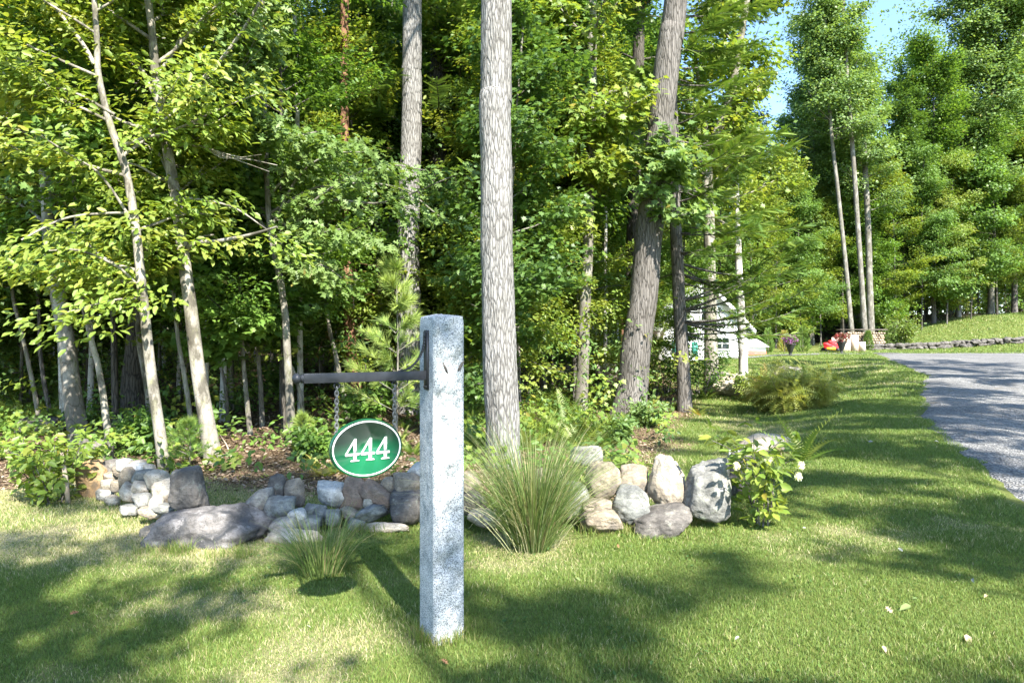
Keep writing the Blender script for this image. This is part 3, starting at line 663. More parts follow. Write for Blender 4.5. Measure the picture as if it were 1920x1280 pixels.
# right side, beyond the clearing
GR = "trees beyond the driveway bank"
for x, y, kd, sc in [(21.5, 49, CANOPY[1], 1.06), (24.2, 50, CANOPY[0], 1.08), (26.5, 52, CANOPY[1], .9), (29, 50.5, CANOPY[2], .88), (31.5, 51, CANOPY[0], 1.0), (34, 52, CANOPY[1], 1.12), (36.5, 52, CANOPY[1], 1.3),
                     (39, 53, CANOPY[0], 1.25), (42, 54, CANOPY[2], 1.3), (19, 49, FIRS[0], .95), (17, 50, CANOPY[2], .85), (14.5, 51, CANOPY[0], .8), (12.5, 49, CANOPY[1], .85), (22.5, 54, CANOPY[0], .95), (27.5, 56, CANOPY[0], .9), (33, 57, CANOPY[2], 1.0),
                     (16, 46.5, UNDER[1], 1.3), (18.2, 47, UNDER[0], 1.3), (20.3, 48.5, UNDER[3], 1.1), (23, 52, UNDER[0], 1.3), (25.5, 51.5, UNDER[2], 1.3), (28, 53, UNDER[0], 1.4), (30.3, 53, UNDER[3], 1.3), (32.6, 54, UNDER[1], 1.3), (35, 54.5, UNDER[2], 1.4), (37.6, 55, UNDER[3], 1.3), (40.5, 56, UNDER[0], 1.4),
                     (13.2, 43.5, UNDER[3], 1.25), (15.3, 43.2, UNDER[1], 1.2), (17.2, 44.5, UNDER[1], 1.35), (19, 45, UNDER[3], 1.1), (11.5, 44, UNDER[1], 1.4), (21.5, 47.5, UNDER[1], 1.2), (23.4, 48.2, UNDER[3], 1.2), (25.6, 48.6, UNDER[0], 1.3), (27.6, 49, UNDER[1], 1.3), (29.4, 49, UNDER[3], 1.25), (31.4, 49.3, UNDER[1], 1.3), (33.2, 49.4, UNDER[0], 1.5), (35.4, 49.8, UNDER[3], 1.4), (37.6, 50, UNDER[1], 1.4), (39.8, 50.4, UNDER[3], 1.4), (11, 46, UNDER[1], 1.4), (8, 47, CANOPY[3], .9), (5, 46, CANOPY[0], 1.0), (13.5, 47, FIRS[1], .85)]:
    plant(kd, x, y, sc, KIND_TEXT[kd.name].replace("inside the wood", "beyond the driveway").replace("filling the wood behind the front trunks", "at the wood edge beyond the driveway").replace("further back in the wood", "beyond the driveway").replace("at the back of the wood", "beyond the driveway").replace("deep in the wood", "beyond the driveway").replace("in the shaded wood", "beyond the driveway").replace("between the trunks inside the wood", "beyond the driveway").replace("in the wood", "beyond the driveway"), GR+" "+kd.name.split('.')[0].replace('_', ' '))
# two pale paired trunks on the right
for sd, pts, w0, w1, lab, Y in [(41, [(1600, 632), (1586, 500), (1570, 350), (1558, 240)], 9, 5, "left one of two slim pale trunks leaning slightly at the far wood edge", 44), (42, [(1624, 634), (1612, 480), (1600, 300), (1590, 170)], 10, 6, "right one of two slim pale trunks, taller, at the far wood edge", 44),
                             (43, [(1634, 640), (1630, 520), (1626, 390)], 13, 9, "thick short looking trunk right behind the pair of slim pale trunks", 46)]:
    t = near_tree(sd, pts, w0, w1, Y, (-.4, 7), .2, 36, 10)
    t.limbs(t.P, t.r, 13 if sd < 43 else 9, float(t.P[-1][2]), 26, 2.6, 1.6, 15, 55, None, 6, 3, .8); t.leaves(30, DIAM, .2, 'blue', flat=.2)
    t.make("aspen_tree", lab, "tree", t.base, M['bark_mottled'], M['leaf'])
# far-off wood that reads as one mass
far = MB(); rngf = np.random.default_rng(5)
for k in range(250):
    if k < 105: y = rngf.uniform(44, 66); x = rngf.uniform(-.95*y, 6)
    else: y = rngf.uniform(57, 84); x = rngf.uniform(2, 74)
    if x > 4: h = rngf.uniform(15, 21) if x < 34 else rngf.uniform(24, 30)
    else: h = rngf.uniform(18, 27)
    z = gz(x, y); m = 46
    C = np.stack([x+rngf.normal(size=m)*1.8, y+rngf.normal(size=m)*1.5, z+.6+rngf.random(m)**1.1*(h-1)], 1)
    V, f, c = leaf_clusters(rngf, C, nrm(rngf.normal(size=(m, 3))), rngf.uniform(.9, 1.5, m), 46, DIAM, .34, ['maple', 'dark', 'blue', 'maple'][k % 4], flat=.4)
    far.add(V, f, c); far.tube([(x, y, z-.2), (x+.2, y, z+h*.5), (x, y, z+h*.9)], [.2, .14, .03], 6, (.1, .085, .07), False)
for k in range(420):
    x = rngf.uniform(6, 62); y = rngf.uniform(52, 58)+max(0, x-34)*.15; h = rngf.uniform(.5, 4.5)
    V, f, c = leaf_clusters(rngf, np.array([[x, y, gz(x, y)+h]]), nrm(rngf.normal(size=(1, 3))), np.array([.9]), 34, DIAM, .26, ['maple', 'dark', 'yellow'][k % 3], flat=.3); far.add(V, f, c)
tag(far.build("far_woods", M['leaf'], use_col=True), "far off deciduous wood closing the view behind the nearer trees", "woods", kind="stuff")

# shade trees of the near side of the lawn (they stand behind and right of the viewpoint)
SH = kind_tree(131, 17, .2, 6.0, 24, 4.4, 2.4, DIAM, .17, 'maple', 50, M['bark_ridged'], "roadside_maple", 12, .36, .25, 1)
SH2 = kind_tree(132, 15, .18, 5.0, 22, 4.2, 2.2, DIAM, .17, 'oak', 50, M['bark_lean'], "roadside_oak", 12, .36, .25, 1)
SH["label"], SH2["label"] = "tall roadside maple standing behind the viewpoint", "roadside oak standing behind the viewpoint"
for k, (x, y, o, sc) in enumerate([(5.5, -8.7, SH, 1.0), (10.2, -4.6, SH2, 1.0), (13.6, -1, SH, 1.0), (3.0, -11.2, SH2, .95), (15.5, 6, SH, 1.0), (17.5, 12, SH2, 1.05), (20, 17, SH, .95), (12, 1.5, SH2, .9), (.9, -4.6, SH2, .70), (-4.2, -9.5, SH, .85)]):
    if k in (0, 1): o.location = (x, y, gz(x, y)); o.scale = (sc,)*3; o["group"] = "roadside shade trees"
    else: dup(o, (x, y, gz(x, y)), k*1.3, sc, None, "roadside shade trees")

# ------------------------------------------------------------------ stones
def ico(sub=4):
    import bmesh
    bm = bmesh.new(); bmesh.ops.create_icosphere(bm, subdivisions=sub, radius=1)
    V = np.array([v.co[:] for v in bm.verts]); Fc = np.array([[v.index for v in f.verts] for f in bm.faces]); bm.free(); return V, Fc
ICO4, ICO5 = ico(4), ico(5)
def stone_shape(seed, size, ang=.5, tilt=0, taper=0, fine=False, rough=.06):
    r = np.random.default_rng(seed); D, Fc = ICO5 if fine else ICO4; n = 16
    pl = nrm(r.normal(size=(n, 3))); h = r.uniform(.74, 1.08, n); p = 7+26*ang
    ax = np.concatenate([np.eye(3), -np.eye(3)]); pl = np.concatenate([pl, nrm(ax+r.normal(size=(6, 3))*.16)]); h = np.concatenate([h, r.uniform(.74, .95, 6)])
    R = (np.sum(np.maximum(D@pl.T, 0)**p/h**p, 1)+1e-9)**(-1/p)
    R = np.minimum(R, 1.3); V = D*R[:, None]
    V = V*(1+(fbm(D*2.2, 3, seed)*rough*1.2-np.abs(fbm(D*3.7+7, 3, seed+9))*rough*1.1+fbm(D*9, 3, seed+5)*rough*.5)[:, None])
    mn, mx_ = V.min(0), V.max(0); V = (V-(mn+mx_)/2)/(mx_-mn)*2
    if taper: V[:, :2] *= (1-taper*V[:, 2:3]*.5)
    if tilt:
        V[:, 0], V[:, 2] = rot2(V[:, 0].copy(), V[:, 2].copy()*.55, tilt); mn, mx_ = V.min(0), V.max(0); V = (V-(mn+mx_)/2)/(mx_-mn)*2
    return V*np.array(size)/2, Fc
_sid = [0]
def stone(x0, y0, x1, y1, Y, m, label, ang=.45, tilt=0, taper=0, depth=.9, name="stone", cat="stone", group="stones of the rough stone row", fine=False, rough=.05):
    _sid[0] += 1; gs = 1.15 if x1-x0 < 60 else 1.05
    if Y is None: Y = at((x0+x1)/2, y1).y+.5*depth*(x1-x0)/F*6*.8
    c = pw((x0+x1)/2, (y0+y1)/2, Y); wd, ht = (x1-x0)/F*Y, (y1-y0)/F*Y
    V, Fc = stone_shape(500+_sid[0], (wd*gs, min(wd, 2.2*ht)*depth*gs, ht*gs), ang, tilt, taper, fine, rough)
    o = build(name, V, Fc, M[m], smooth=True, loc=c); return tag(o, label, cat, group)
# boulder and the rock standing on it
stone(283, 946, 505, 1052, 5.68, 'stone_big', "long low dark grey boulder lying at the lawn edge", .9, 0, .12, .6, "boulder", "boulder", None, True, .06)
stone(320, 877, 379, 953, 5.85, 'stone_dark', "dark pointed rock standing upright on the left end of the long boulder", .7, 0, .3, .7, fine=True)
stone(265, 984, 292, 1024, 5.75, 'stone_tan', "brown stone leaning against the left end of the long boulder", .5)
LW = "left stone row"
for r_ in [
 (154, 866, 202, 934, 7.35, 'stone_orange', "orange brown upright slab ending the left stone row", .8, 0, .2),
 (198, 861, 223, 886, 7.4, 'stone_dark', "dark brown stone on top of the left row beside the orange slab", .5),
 (221, 860, 244, 883, 7.2, 'stone_white', "white stone on top of the left row, next to the dark brown one", .4),
 (243, 862, 270, 877, 7.2, 'stone_cream', "flat cream stone at the back of the left row top", .5),
 (240, 868, 273, 889, 7.0, 'stone_white', "bright white flat stone crowning the left row", .4),
 (268, 870, 288, 885, 7.0, 'stone_cream', "small cream stone tucked before the slim grey sapling", .4),
 (214, 875, 231, 893, 7.2, 'stone_tan', "small tan egg shaped stone in the left row below the white top stones", .3),
 (225, 877, 253, 915, 6.9, 'stone_tan', "round tan stone with a lit side in the middle of the left row", .3),
 (248, 881, 286, 909, 6.75, 'stone_blue', "pale blue grey stone high in the left row", .35),
 (277, 883, 316, 923, 6.6, 'stone_cream', "large pale rounded stone in front of the slim grey sapling", .3),
 (251, 902, 281, 927, 6.6, 'stone_cream', "mid sized cream stone under the blue grey one in the left row", .35),
 (195, 883, 218, 904, 7.25, 'stone_tan', "mottled stone at half height beside the orange slab", .5),
 (291, 899, 334, 948, 6.25, 'stone_cream', "largest cream stone leaning against the dark pointed rock", .3),
 (189, 899, 211, 919, 7.1, 'stone_cream', "small cream stone low in the left row near the orange slab", .4),
 (209, 900, 230, 920, 7.0, 'stone_tan', "small tan stone wedged low in the middle of the left row", .4),
 (223, 907, 261, 943, 6.75, 'stone_cream', "broad sunlit cream stone at the foot of the left row", .4, -.4),
 (253, 924, 285, 951, 6.4, 'stone_grey', "grey stone low in the left row under the rounded pale stones", .5),
 (180, 916, 214, 937, 7.1, 'stone_grey', "flat grey stone at the foot of the left row by the orange slab", .5),
 (281, 930, 307, 972, 6.1, 'stone_cream', "narrow upright cream stone behind the boulder's left end", .5),
 (293, 944, 324, 964, 5.95, 'stone_grey', "small grey stone between boulder and largest cream stone", .4),
 (201, 929, 223, 949, 6.9, 'stone_cream', "small pale stone sunk in the dry lawn before the left row", .4),
 (226, 947, 259, 965, 6.35, 'stone_grey', "flat pale stone half buried in the dry lawn before the left row", .4),
 (262, 950, 284, 968, 6.1, 'stone_tan', "small tan stone half buried left of the narrow cream stone", .4)]:
    stone(*r_, group="stones of the left stone row")
for r_ in [
 (462, 917, 509, 976, 6.05, 'stone_grey', "grey egg shaped stone leaning at the right end of the boulder", .25, .5),
 (505, 890, 533, 940, 6.2, 'stone_dark', "brown grey upright egg shaped stone topping the middle row's left end", .3),
 (532, 899, 572, 947, 6.25, 'stone_tan', "tan squarish stone beside the upright brown grey one", .6),
 (496, 929, 556, 977, 5.95, 'stone_blue', "angular blue grey stone under the tan squarish one", .7),
 (542, 954, 575, 984, 5.85, 'stone_white', "small white stone left of the small grass tuft", .45),
 (505, 967, 559, 1003, 5.8, 'stone_grey', "low grey stone between boulder end and flat slab", .5, .3),
 (494, 989, 602, 1036, 5.62, 'stone_cream', "flat beige slab at the foot of the middle row behind the grass tuft", .6, 0, 0, .5),
 (595, 906, 649, 950, 6.25, 'stone_white', "largest white stone on top of the middle row under the sign", .4, -.3),
 (640, 895, 687, 965, 6.2, 'stone_red', "upright reddish brown slab right of the large white stone", .8, 0, .3, .6),
 (673, 897, 738, 954, 6.2, 'stone_red', "slanting orange brown slab under the sign's right half", .8, -.75, 0, .6),
 (715, 895, 741, 931, 6.3, 'stone_tan', "small round tan stone between slanting slab and post", .25),
 (737, 887, 788, 930, 6.3, 'stone_tan', "blocky grey tan stone close left of the post", .55),
 (734, 923, 792, 979, 6.15, 'stone_dark', "large dark speckled round stone close left of the post", .25),
 (673, 947, 724, 977, 6.05, 'stone_blue', "blue grey flat stone at the foot of the slanting slab", .5, .3),
 (681, 932, 701, 954, 6.15, 'stone_cream', "small pale block between the two reddish slabs", .5),
 (640, 951, 676, 975, 6.05, 'stone_tan', "thin striped tan stone under the upright reddish slab", .5, -.4),
 (651, 971, 684, 994, 5.95, 'stone_grey', "pale grey round stone low right of the small grass tuft", .25),
 (564, 944, 602, 978, 6.05, 'stone_grey', "greenish grey stone right behind the small grass tuft", .5),
 (589, 948, 615, 984, 6.0, 'stone_blue', "bluish stone behind the blades of the small grass tuft", .5),
 (611, 956, 637, 984, 5.95, 'stone_grey', "grey stone low under the large white stone", .4),
 (560, 968, 600, 996, 5.85, 'stone_grey', "low grey stone above the beige slab's right end", .5),
 (668, 979, 765, 1000, 5.95, 'stone_cream', "long flat pale stone level with the lawn left of the post", .5, 0, 0, .4),
 (764, 868, 802, 906, 6.45, 'stone_white', "white stone partly hidden behind the post's left edge", .4),
 (862, 886, 900, 925, 6.4, 'stone_tan', "tan stone showing just right of the post", .5),
 (858, 922, 912, 966, 6.2, 'stone_dark', "dark brown stone right of the post at the grass clump", .5),
 (876, 955, 940, 988, 6.0, 'stone_cream', "flat pale stone between post and large grass clump", .5, 0, 0, .6),
 (800, 930, 856, 975, 6.2, 'stone_grey', "grey stone hidden behind the post", .5)]:
    stone(*r_, group="stones of the middle stone row")
for r_ in [
 (1218, 853, 1287, 948, 6.25, 'stone_cream', "pointed cream stone with an orange side beside the large grey rock", .75, 0, .5, .8, True),
 (1285, 862, 1375, 975, 6.1, 'stone_grey', "largest grey pear shaped rock ending the right row", .4, 0, .35, .9, True),
 (1164, 872, 1212, 926, 6.35, 'stone_tan', "tan stone left of the pointed cream stone", .4, 0, .1, .9, True),
 (1100, 864, 1163, 936, 6.3, 'stone_tan', "rounded tan stone at the right edge of the large grass clump", .4, 0, 0, .9, True),
 (1142, 911, 1214, 978, 6.1, 'stone_blue', "dark blue grey stone under the tan stones of the right row", .5, 0, 0, .9, True),
 (1090, 951, 1165, 998, 6.0, 'stone_tan', "brown low stone at the foot of the large grass clump", .35, 0, 0, .9, True),
 (1094, 935, 1146, 958, 6.1, 'stone_tan', "thin tan stone between the rounded tan one and the low brown one", .5, 0, 0, .9, True),
 (1186, 944, 1294, 1004, 6.0, 'stone_dark', "dark slanting slab under the pointed cream stone", .8, .45, 0, .6, True),
 (1068, 832, 1130, 872, 6.6, 'stone_grey', "grey stone at the back of the right row above the rounded tan one", .5, 0, 0, .9, True),
 (1050, 905, 1102, 966, 6.2, 'stone_grey', "grey stone mostly covered by grass clump blades", .4, 0, 0, .9, True),
 (1000, 880, 1060, 940, 6.4, 'stone_tan', "tan stone hidden behind the large grass clump", .4, 0, 0, .9, False),
 (930, 900, 1000, 960, 6.3, 'stone_grey', "grey stone hidden behind the left of the large grass clump", .4, 0, 0, .9, False),
 (1356, 850, 1417, 928, 6.9, 'stone_dark', "dark grey block behind the white flowering shrub", .8, 0, 0, .7, True),
 (1366, 844, 1394, 866, 7.2, 'stone_white', "small pale stone on top behind the dark grey block", .4, 0, 0, .9, False)]:
    stone(*r_[:10], fine=r_[10], group="stones of the right stone row")
stone(1376, 816, 1486, 856, None, 'stone_cream', "flat pale rock in the lawn behind the flowering shrub", .5, 0, 0, .7, "flat_rock", "rock", None, True)
stone(1316, 698, 1394, 742, None, 'stone_cream', "pale rounded boulder under the trees before the cottage", .5, 0, 0, .8, "boulder", "boulder", None, True)
stone(1450, 688, 1500, 745, 16.5, 'stone_dark', "dark bluish rock behind the yellowing fern clump", .6, 0, 0, .8, "boulder", "boulder", None, True)
stone(128, 820, 205, 872, None, 'stone_dark', "dark mossy boulder at the foot of the mottled trunk", .5, 0, 0, .8, "boulder", "boulder", None, True)
stone(30, 780, 112, 815, None, 'stone_dark', "dark low boulder at the far left under the thin saplings", .5, 0, 0, .8, "boulder", "boulder", None, True)
stone(1120, 682, 1178, 716, 17, 'stone_cream', "pale rock among yellow undergrowth left of the leaning trunk", .5, 0, 0, .8, "boulder", "boulder", None, True)
# low stone wall along the bank on the right: one thing of dry laid stones
sw = MB(); r_ = np.random.default_rng(9)
for x in np.arange(19.5, 35, .34):
    for lv in range(2):
        y = 41.0+(x-20)*.06+r_.normal()*.08; V, Fc = stone_shape(900+int(x*10)+lv, (r_.uniform(.4, .62), .45, r_.uniform(.2, .3)), .7)
        V[:, 0], V[:, 1] = rot2(V[:, 0].copy(), V[:, 1].copy(), r_.uniform(-.4, .4)); sw.add(V+np.array([x+r_.normal()*.06, y, gz(x, y)+.08+lv*.2]), Fc)
tag(sw.build("stone_wall", M['stone_dark'], smooth=True), "long low dry stone wall along the grassy bank beyond the driveway", "stone wall")

# ------------------------------------------------------------------ granite sign post
PX, PY = (812-960)/F*3.72, 3.72            # the post's near edge
th = math.radians(30.4); sd = .186
ur = np.array([math.cos(th), math.sin(th)]); ul = np.array([-math.sin(th), math.cos(th)])
ctr = np.array([PX, PY])+(ur+ul)*sd/2; PZ = gz(*ctr); H = EYE+47/F*3.74-PZ
post = thing("sign_post", "rough granite post carrying a black iron sign bracket", "sign post", (ctr[0], ctr[1], PZ), th)
# grid box, faces with pitched (rock) texture on the right-hand face
def grid_box(hx, z0, z1, n=26, m=190):
    V, Q = [], []
    k = np.linspace(-1, 1, n); ring = np.concatenate([np.stack([k[:-1], -np.ones(n-1)], 1), np.stack([np.ones(n-1), k[:-1]], 1), np.stack([-k[:-1], np.ones(n-1)], 1), np.stack([-np.ones(n-1), -k[:-1]], 1)])*hx
    zz = np.linspace(z0, z1, m); L = len(ring)
    V = np.concatenate([np.column_stack([ring, np.full(L, z)]) for z in zz])
    i = np.arange(m-1)[:, None]*L+np.arange(L)[None]; j = np.arange(m-1)[:, None]*L+(np.arange(L)[None]+1) % L
    Q = np.stack([i, j, j+L, i+L], -1).reshape(-1, 4); return V, Q, L, m
V, Q, L, m_ = grid_box(sd/2, -.15, 1.0, 26, 190); zr = V[:, 2]; V[:, 2] = (zr+.15)/1.15*(H+.15)-.15
front = V[:, 1] < -sd/2+1e-6; e = np.minimum(1, (1-np.abs(V[:, 0])/(sd/2))*5)
n3 = fbm(V*np.array([9, 9, 7]), 5, 71); n4 = fbm(V*np.array([28, 28, 28]), 3, 72)
V[front, 1] += (-.012+.024*n3[front]+.008*n4[front])*e[front]*1.0
back = ~front; V[back] += (V[back]*[1, 1, 0]/(sd/2))*(.0012*n4[back])[:, None]
# chipped, domed top
top = V[:, 2] > H-.06; V[top, :2] *= (1-.05*((V[top, 2]-(H-.06))/.06)**2)[:, None]; V[:, 2] += np.where(V[:, 2] > H-.2, .008*n3*(V[:, 2]-H+.2)/.2, 0)
edge_ = V[-L:]; cc_ = edge_.mean(0)+[0, 0, .012]; V2 = [V]; nV = len(V)
for f_ in (.8, .55, .3): V2.append(cc_+(edge_-cc_)*f_+np.column_stack([np.zeros((L, 2)), .010*(1-f_)+.004*vnoise(edge_*60*f_, 4)]))
V2.append(cc_[None]+[0, 0, .004]); V = np.concatenate(V2); Q2 = [Q]
for k in range(3):
    i = nV-L+k*L+np.arange(L); j = nV-L+k*L+(np.arange(L)+1) % L; Q2.append(np.stack([i, j, j+L, i+L], 1))
i = nV+2*L+np.arange(L); tri = np.stack([i, nV+2*L+(np.arange(L)+1) % L, np.full(L, len(V)-1)], 1)
build("granite_shaft", V, [np.concatenate(Q2), tri], M['granite'], post, smooth=False)
# drill marks
mk = MB()
for (x0, z0, x1, z1) in [(-.045, 1.545, -.012, 1.475), (.085, 1.545, .05, 1.49)]: mk.tube([(x0, -sd/2-.016, z0), ((x0+x1)/2, -sd/2-.014, (z0+z1)/2), (x1, -sd/2-.016, z1)], [.004, .010, .004], 6)
mk.build("drill_mark", M['stone_dark'], post)
# bracket on the left face (local -x)
BX = -sd/2; AZ = EYE-(703-640)/F*3.80-PZ
bp = MB(); bp.box((BX-.006, -.015, AZ+.085), (.011, .046, .33)); plate = bp.build("bracket_plate", M['iron'], post)
bo = MB()
for z in (AZ-.062, AZ+.235):
    for y in (-.028, -.002): bo.tube([(BX-.011, y, z), (BX-.017, y, z)], .006, 8)
bo.build("bolt", M['iron'], plate)
AL = .665
ar = MB(); ar.box((BX-.012-AL/2, -.015, AZ), (AL, .030, .050)); arm = ar.build("bracket_arm", M['iron'], post)
bm_ = arm.modifiers.new("soft_edges", 'BEVEL'); bm_.width = .0015; bm_.segments = 2
fn = MB(); fx = BX-.012-AL
prof = [(0, .024), (-.010, .024), (-.011, .018), (-.016, .018), (-.018, .022), (-.026, .027), (-.036, .028), (-.046, .023), (-.053, .013), (-.056, .002)]
fn.tube([(fx+a, -.015, AZ) for a, _ in prof], [r_ for _, r_ in prof], 20); fn.build("ball_finial", M['iron'], post, smooth=True)
br = MB(); u = np.linspace(0, 1, 18); cx_, cz_ = BX-.012-.17, AZ+.022+.175
pts = [(BX-.018-.152*(1-math.cos(a*math.pi/2))-.0, -.015, AZ+.205-.178*math.sin(a*math.pi/2)) for a in u]
pts = [(BX-.016, -.015, AZ+.235)]+pts
for k in range(len(pts)-1):
    a, b_ = np.array(pts[k]), np.array(pts[k+1]); d = b_-a; nn = nrm(np.array([-d[2], 0, d[0]]))*.003; y_ = np.array([0, .012, 0])
    v = [a+nn-y_, a+nn+y_, a-nn+y_, a-nn-y_, b_+nn-y_, b_+nn+y_, b_-nn+y_, b_-nn-y_]
    br.add(np.array(v), np.array([[0, 1, 5, 4], [1, 2, 6, 5], [2, 3, 7, 6], [3, 0, 4, 7], [0, 3, 2, 1], [4, 5, 6, 7]]))
br.build("scroll_brace", M['iron'], post)
def ring(mb, c, R, r, axis='y', n=20, sides=6, squash=1.0):
    a = np.linspace(0, 2*math.pi, n+1)[:-1]; b_ = np.arange(sides)/sides*2*math.pi
    x = (R+r*np.cos(b_)[None])*np.cos(a)[:, None]; z = (R+r*np.cos(b_)[None])*np.sin(a)[:, None]*squash; y = np.repeat((r*np.sin(b_))[None], n, 0)
    P = np.stack([x, y, z], -1).reshape(-1, 3) if axis == 'y' else np.stack([y, x, z], -1).reshape(-1, 3)
    i = (np.arange(n)[:, None]*sides+np.arange(sides)[None]); nx = ((np.arange(n)[:, None]+1) % n)*sides
    q_ = np.stack([i, nx+np.arange(sides)[None], nx+(np.arange(sides)[None]+1) % sides, np.arange(n)[:, None]*sides+(np.arange(sides)[None]+1) % sides], -1).reshape(-1, 4)
    mb.add(P+np.array(c), q_)
hx1, hx2 = BX-.012-.495, BX-.012-.18
for hx in (hx1, hx2):
    hk = MB(); hk.tube([(hx, -.015, AZ-.023), (hx, -.015, AZ-.031)], .004, 8); ring(hk, (hx, -.015, AZ-.043), .014, .0035); hk.build("eye_hook", M['iron'], arm, smooth=True)
# the hanging sign, its own thing
cxs = (hx1+hx2)/2; SZ = EYE-(839-640)/F*3.62-PZ
wl = np.array([ctr[0]+rot2(cxs, -.015, th)[0], ctr[1]+rot2(cxs, -.015, th)[1], PZ+SZ])
sign = thing("house_number_sign", "oval green hanging sign with white rim and number 444", "sign", wl, th)
def oval(mb, rx, rz_, y0, y1, n=72, bev=.004):
    a = np.arange(n)/n*2*math.pi; c, s_2 = np.cos(a), np.sin(a)
    rings = [((rx-bev), (rz_-bev), y0), (rx, rz_, y0+bev), (rx, rz_, y1-bev), (rx-bev, rz_-bev, y1)]
    V = np.concatenate([np.stack([c*p, np.full(n, y), s_2*q2], 1) for p, q2, y in rings]); i = np.arange(n); j = (i+1) % n
    mb.add(V, [np.concatenate([np.stack([k*n+i, k*n+j, (k+1)*n+j, (k+1)*n+i], 1) for k in range(3)]), np.arange(n)[None], (3*n+np.arange(n))[None, ::-1]])
RX, RZ = .196, .155
sb = MB(); oval(sb, RX, RZ, -.017, .017); sb.build("board", M['sign_green'], sign)
rm = MB(); n = 96; a = np.arange(n)/n*2*math.pi
for (ro, ri, y) in ((.010, .0175, -.0195),):
    c, s_2 = np.cos(a), np.sin(a)
    V = np.concatenate([np.stack([c*(RX-ro), np.full(n, y), s_2*(RZ-ro)], 1), np.stack([c*(RX-ri), np.full(n, y), s_2*(RZ-ri)], 1), np.stack([c*(RX-ro), np.full(n, -.016), s_2*(RZ-ro)], 1), np.stack([c*(RX-ri), np.full(n, -.016), s_2*(RZ-ri)], 1)])
    i = np.arange(n); j = (i+1) % n; rm.add(V, np.concatenate([np.stack([i, n+i, n+j, j], 1), np.stack([2*n+i, i, j, 2*n+j], 1), np.stack([n+i, 3*n+i, 3*n+j, n+j], 1)]))
rm.build("rim_line", M['sign_white'], sign)
# serif 4: outline pieces butted edge to edge (units: cap height 1)
FOUR = [[(.44, .08), (.60, .08), (.60, .25), (.44, .25)],                                        # stem foot
        [(.44, .36), (.60, .36), (.60, 1.0), (.44, .79)],                                         # stem
        [(.0, .25), (.44, .25), (.44, .36), (.115, .36)], [(.44, .25), (.60, .25), (.60, .36), (.44, .36)], [(.60, .25), (.76, .25), (.76, .36), (.60, .36)],
        [(.0, .25), (.115, .36), (.44, .79), (.60, 1.0), (.505, 1.0), (.0, .34)],
        [(.29, 0), (.75, 0), (.75, .05), (.60, .08), (.44, .08), (.29, .05)]]
for k in range(3):
    d4 = MB(); hgt = .118
    for pg in FOUR:
        p = np.array(pg); sa = .5*np.sum(p[:, 0]*np.roll(p[:, 1], -1)-np.roll(p[:, 0], -1)*p[:, 1])
        if sa < 0: p = p[::-1]
        x = (p[:, 0]-.38)*hgt*.84+(k-1)*.083+.002; z = (p[:, 1]-.5)*hgt-.004; m2 = len(p)
        Vd = np.concatenate([np.stack([x, np.full(m2, -.0205), z], 1), np.stack([x, np.full(m2, -.016), z], 1)])
        d4.add(Vd, [np.arange(m2)[None], np.array([[i, m2+i, m2+(i+1) % m2, (i+1) % m2] for i in range(m2)])])
    d4.build("digit", M['sign_white'], sign)
for hx in (hx1, hx2):
    ch = MB(); x = hx-cxs; z0 = AZ-.052-SZ; z1 = RZ*math.sqrt(max(0, 1-(x/RX)**2))+.002; nl = max(3, int(round((z0-z1)/.021)))
    for k in range(nl): ring(ch, (x, 0, z0-(k+.5)*(z0-z1)/nl), .0088, .0036, 'y' if k % 2 else 'x', 14, 6, 1.75)
    ring(ch, (x, 0, z1-.006), .010, .0028); ch.build("chain", M['galv'], sign, smooth=True)

# ------------------------------------------------------------------ grass
def grass_area(n, y0, y1, x0, x1, seed, wd, ht, two):
    r = np.random.default_rng(seed); Y = y0+(y1-y0)*r.random(n)**.9; X = (x0+(x1-x0)*r.random(n))*Y
    fl = dist_lawn(X, Y); dm = dry_mask(X, Y); s = X-edge_x(Y)
    P3 = np.stack([X, Y, X*0], 1); pat = fbm(P3*1.7, 3, 51)
    on_drive = (s > .10+.16*fbm(P3*1.6, 4, 61)) & (s < drive_right(Y)-edge_x(Y)) & (Y < 37.2)
    keep = (r.random(n) > fl*.93) & ~on_drive & (r.random(n) > dm*.35)
    X, Y, dm, pat, fl = X[keep], Y[keep], dm[keep], pat[keep], fl[keep]; n = len(X); Z = ground(X, Y)
    a = r.uniform(0, 6.283, n); h = ht*r.uniform(.45, 1.25, n)*(1-.45*dm)*(1+.35*np.clip(pat, -1, 1)); lean = r.uniform(.15, .95, n)*h
    dx, dy = np.cos(a)*lean, np.sin(a)*lean; b_ = r.uniform(0, 6.283, n); wx_, wy_ = np.cos(b_)*wd/2, np.sin(b_)*wd/2
    B = np.stack([X, Y, Z-.004], 1); W = np.stack([wx_, wy_, 0*wx_], 1); Md = B+np.stack([dx*.35, dy*.35, h*.6], 1); T = B+np.stack([dx, dy, h], 1)
    g = np.array([[.125, .195, .040], [.16, .235, .050], [.20, .255, .064], [.10, .165, .034]])[r.integers(0, 4, n)]*r.uniform(.8, 1.2, (n, 1))
    st = np.array([[.46, .42, .22], [.38, .37, .16], [.52, .47, .29]])[r.integers(0, 3, n)]*r.uniform(.8, 1.15, (n, 1))
    kk = (r.random(n) < np.clip(.04+.78*dm+.3*fl+.08*pat, 0, .88))[:, None]; c = np.where(kk, st, g)
    if two:
        V = np.stack([B-W, B+W, Md+W*.75, Md-W*.75, T], 1).reshape(-1, 3); i = np.arange(n)*5
        return V, [np.stack([i, i+1, i+2, i+3], 1), np.stack([i+3, i+2, i+4], 1)], np.repeat(c, 5, 0)
    V = np.stack([B-W, B+W, T], 1).reshape(-1, 3); i = np.arange(n)*3
    return V, [np.stack([i, i+1, i+2], 1)], np.repeat(c, 3, 0)
